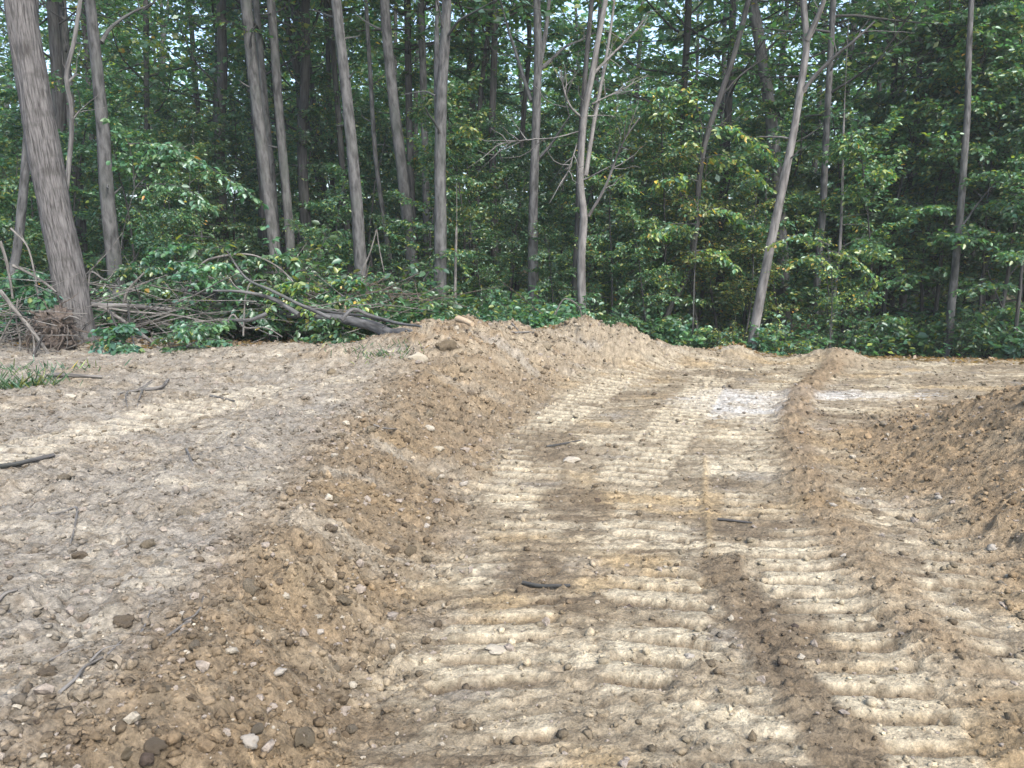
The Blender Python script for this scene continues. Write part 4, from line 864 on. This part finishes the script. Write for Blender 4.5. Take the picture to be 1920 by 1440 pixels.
# ------------------------------------------------------------------ STONES AND CLODS
import bmesh
def lump(seed, sub=2, rough=.28, flat_=.65, angular=0.0):
    bm = bmesh.new(); bmesh.ops.create_icosphere(bm, subdivisions=sub, radius=1.0); r = np.random.default_rng(seed)
    V = np.array([v.co[:] for v in bm.verts]); o = r.uniform(0, 50)
    q = 1 + rough * (perlin(V[:, 0] * 1.2 + o, V[:, 1] * 1.2 + V[:, 2] * .9 + o) + .6 * perlin(V[:, 2] * 2.6 + o, V[:, 0] * 2.3 - V[:, 1] * 1.7 + o) + .4 * perlin(V[:, 0] * 5.1 + V[:, 2] * 3 + o, V[:, 1] * 5.3 - V[:, 2] * 4 + o))
    V = V * q[:, None]
    if angular:
        for k in range(9):
            nrm = unit(r.normal(size=3)); h = r.uniform(.55, .85); d = V @ nrm - h; V = V - np.clip(d, 0, None)[:, None] * nrm * angular
    V = V * np.array([1, r.uniform(.7, .95), flat_])
    F = np.array([[v.index for v in f.verts] for f in bm.faces]); bm.free(); return V, F
def lump_mesh(name, seed, mat, sub=2, rough=.28, flat_=.65, angular=0., smooth=True):
    V, F = lump(seed, sub, rough, flat_, angular); return make_mesh(name, V, [(F, 0)], [mat], smooth=smooth)
STONE_AT = []; CLODS = {}
STONES = [(785,668,22,M_PALE,'large pale angular block on the left flank of the spoil heap',.9,1),(838,645,24,M_CLOD,'big rounded soil lump high on the spoil heap face',.7,0),(232,1160,27,M_BROWNR,'large smooth brown stone on the left slope',.55,0),(86,1256,24,M_BROWNR,'dark brown stone low on the left slope',.6,0),
 (735,1028,20,M_BROWNR,'brown rounded stone at the foot of the bank',.7,0),(150,1038,22,M_BROWNR,'flat brown stone below the curved pale root',.5,0),(276,1018,19,M_CLOD,'rough dark clod on the left slope crest',.6,0),(288,1405,30,M_BROWNR,'big rusty brown stone at the bottom edge',.7,0),
 (238,1418,20,M_CLOD,'clod left of the rusty brown stone at the bottom edge',.7,0),(468,1385,26,M_GREYR,'grey angular stone near the bottom of the slope foot',.7,1),(522,1262,20,M_GREYR,'elongated tan stone on the lower slope',.5,1),(660,1284,19,M_PALE,'pale flat stone at the slope foot beside the road',.45,1),
 (133,741,13,M_PALE,'pale whitish stone on the bench below the sticks',.7,1),(935,1209,32,M_PALE,'long pale flat slab in the road',.25,1),(1292,1228,14,M_GREYR,'small dark stone on the pale road surface',.7,1),(1371,1160,8,M_PALE,'tiny white stone standing on the road',1.1,1),
 (1068,856,22,M_PALE,'pale flat rock in the road left of the slim stick',.4,1),(883,735,10,M_BROWNR,'dark small clod where the heap meets the track',.8,0),(868,905,11,M_GREYR,'grey stone at the bank foot below the heap',.6,1),(806,800,13,M_PALE,'pale broken rock on the heap foot',.7,1),(822,838,13,M_PALE,'lower pale broken rock on the heap foot',.6,1),
 (868,692,11,M_CLOD,'brown clod halfway up the heap face',.7,0),(1025,688,9,M_BROWNR,'dark clod at the foot of the second heap',.7,0),(1040,662,7,M_BROWNR,'dark knob on the second heap flank',1.0,0),(1688,970,11,M_CLOD,'clod on the lower right berm',.7,0),(1640,958,12,M_BROWNR,'dark clod along the windrow on the right',.7,0),
 (1620,990,13,M_BROWNR,'darker clod just below another along the right windrow',.7,0),(1860,1025,13,M_GREYR,'pale grey stone on the right berm foot',.7,1),(1760,930,11,M_GREYR,'tan stone midway up the right berm',.6,1),(1562,945,9,M_GREYR,'small flat stone on the road beside the windrow',.5,1),(1582,1040,8,M_GREYR,'small bluish stone on the road edge right of the stripe',.5,1),
 (640,815,11,M_CLOD,'round clod on the bank face below the heap',.7,0),(695,805,12,M_CLOD,'upright clod on the heap face',.9,0),(620,990,13,M_BROWNR,'rust brown clod on the bank face',.8,0),(800,985,9,M_GREYR,'dark grey stone at the bank foot near the road edge',.6,1),(525,1090,13,M_BROWNR,'dark clod under the little scarp',.7,0),
 (640,1120,16,M_CLOD,'angular orange-brown clod beside the road foot',.7,0),(650,1130,14,M_CLOD,'second orange-brown clod touching its neighbour at the road foot',.7,0),(345,1150,11,M_GREYR,'small dark stone near the forked grey root',.6,1),(350,1225,10,M_PALE,'white pebble below the forked grey root',.8,1),(600,1185,13,M_GREYR,'grey stone on the lower slope by the road',.6,1)]
for i, (px, py, w, mt, lb, fl, ang) in enumerate(STONES):
    p = hit(px, py + w * .35); s = w * p[1] / F_PX * .85
    o = link('stone' if mt is not M_CLOD else 'dirt_clod', lump_mesh('stone', 2000 + i, mt, 3, .55 if not ang else .5, fl, .6 if ang else .45, True), None, (p[0], p[1], p[2] + s * fl * .12)); o.scale = (s, s * .9, s); o.rotation_euler = (R2.uniform(-.2, .2), R2.uniform(-.25, .25), R2.uniform(-.5, .5)); tag(o, lb, 'stone' if mt is not M_CLOD else 'dirt clod'); STONE_AT.append((p, lb))
CL = [lump_mesh('dirt_clod', 2200 + i, M_CLOD, 2, .7, .7, .6 if i % 2 else .4, True) for i in range(10)]
REG = [('left_slope', 'small crumbly clod lying on the slope of the left bank', 'clods on the left bank slope', 130), ('bench', 'small clod lying on the trodden left bench', 'clods on the left bench', 50), ('heap', 'small clod lying on the spoil heaps', 'clods on the spoil heaps', 40), ('berm', 'small clod lying on the right-hand berm', 'clods on the right berm', 60)]
rr_ = np.random.default_rng(404)
def region_points(n_try, seed):
    r = np.random.default_rng(seed); y = 1.5 + 12. * r.random(n_try) ** 1.5; x = r.uniform(-.72, .72, n_try) * (y + .7)
    z, c, d = ground(x, y, True, True); return x, y, z, c, d, r
x, y, z, c_, d_, _ = region_points(9000, 31)
masks = {'left_slope': (d_['slope'] > .55) & (d_['heap'] < .3) & (y < 8.5), 'bench': (d_['s'] > d_['w'] * 1.7) & (y < 9.4) & (d_['heap'] < .3), 'heap': (d_['heap'] > .5), 'berm': (d_['sr'] > -.1) & (y < 9)}
for key, lb, gp, n in REG:
    idx = np.nonzero(masks[key] & (d_['wood'] < .3))[0]; idx = idx[:n]; idx = idx[np.argsort(y[idx])]
    for i in idx:
        s = min(.055, .014 + .013 * rr_.pareto(2.4)) * (.75 + .07 * y[i]); o = link('dirt_clod', CL[rr_.integers(10)], None, (x[i], y[i], z[i] + s * .12)); o.scale = (s, s, s); o.rotation_euler = tuple(rr_.uniform(-.6, .6, 2)) + (rr_.uniform(0, 6.28),); tag(o, None, 'dirt clod', gp); near = min(STONE_AT, key=lambda q: (q[0][0] - x[i]) ** 2 + (q[0][1] - y[i]) ** 2); CLODS.setdefault(near[1], []).append(((near[0][0] - x[i]) ** 2 + (near[0][1] - y[i]) ** 2, o))
for lb, lst in CLODS.items():
    lst.sort(key=lambda q: q[0]); short = ' '.join(lb.split()[:8])
    while short.split()[-1] in ('the', 'of', 'on', 'in', 'at', 'by', 'to', 'its', 'left', 'right', 'where', 'beside', 'below', 'another', 'along'): short = short.rsplit(' ', 1)[0]
    for k, (_, o) in enumerate(lst): o['label'] = '%s small loose clod to the %s' % (ORD[k].replace('nearest', 'closest') if k < len(ORD) else '%dth closest' % (k + 1), short)
def gravel():
    x, y, z, c, d, r = region_points(92000, 99)
    dens = .34 + .95 * np.clip(d['slope'] * 1.1, 0, 1) + .5 * d['heap'] + .55 * (d['sr'] > -.2) * (y < 9.5) + .30 * (d['s'] > d['w'])
    k = (r.random(len(x)) < dens * .62) & (d['wood'] < .4); x, y, z, c = x[k], y[k], z[k], c[k]; n = len(x)
    s = np.clip(.0050 + .0060 * r.pareto(2.5, n), 0, .025) * (.8 + .06 * y) * (1 + .12 * d['slope'][k])
    bm = bmesh.new(); bmesh.ops.create_icosphere(bm, subdivisions=1, radius=1.0); B = np.array([v.co[:] for v in bm.verts]); F = np.array([[v.index for v in f.verts] for f in bm.faces]); bm.free()
    V = B[None] * (1 + r.normal(0, .27, (n, len(B), 1))); a = r.uniform(0, 6.28, n); ca, sa = np.cos(a)[:, None], np.sin(a)[:, None]
    V = V * np.stack([np.ones(n), r.uniform(.6, 1, n), r.uniform(.45, .9, n)], -1)[:, None]
    V = np.stack([V[..., 0] * ca - V[..., 1] * sa, V[..., 0] * sa + V[..., 1] * ca, V[..., 2]], -1) * s[:, None, None] + np.stack([x, y, z + s * .2], -1)[:, None]
    t = r.random((n, 1)); col = c * np.array([.94, .92, .90]) * (.5 + .65 * r.random((n, 1))); col = np.where(t < .045, np.array([.29, .26, .205]) * (.6 + .5 * r.random((n, 1))), col); col = np.where(t > .9, np.array([.20, .172, .142]), col)
    me = make_mesh('gravel', V.reshape(-1, 3), [((np.arange(n)[:, None, None] * len(B) + F[None]).reshape(-1, 3), 0)], [M_GRAVEL], None, np.repeat(np.clip(col, .03, .75), len(B), axis=0), np.repeat((t.ravel() > .22) & (t.ravel() < .9), len(F)))
    o = link('gravel', me); tag(o, 'loose soil crumbs and small stones strewn over the cleared ground', 'gravel', kind='stuff'); print('gravel', n, 'tris', n * len(F))
gravel()

# ------------------------------------------------------------------ mild haze in the wood, added also to lift its dark depths
def haze():
    X0, X1, Y0, Y1, Z0, Z1 = -190, 190, -60, 300, -4, 60
    V = np.array([[x, y, z] for z in (Z0, Z1) for y in (Y0, Y1) for x in (X0, X1)])
    m, n, l = nodes_of('woodland_haze'); o = n.new('ShaderNodeOutputMaterial'); v = n.new('ShaderNodeVolumePrincipled'); l.new(v.outputs[0], o.inputs['Volume'])
    v.inputs['Color'].default_value = (.86, .94, .96, 1); v.inputs['Density'].default_value = HAZE; v.inputs['Anisotropy'].default_value = .2
    o = link('haze', make_mesh('haze', V, [(np.array([[0, 2, 3, 1], [4, 5, 7, 6], [0, 1, 5, 4], [2, 6, 7, 3], [0, 4, 6, 2], [1, 3, 7, 5]]), 0)], [m], smooth=False)); tag(o, 'faint pale haze hanging in the air of the wood', 'haze', kind='stuff')
HAZE = .0011
haze()
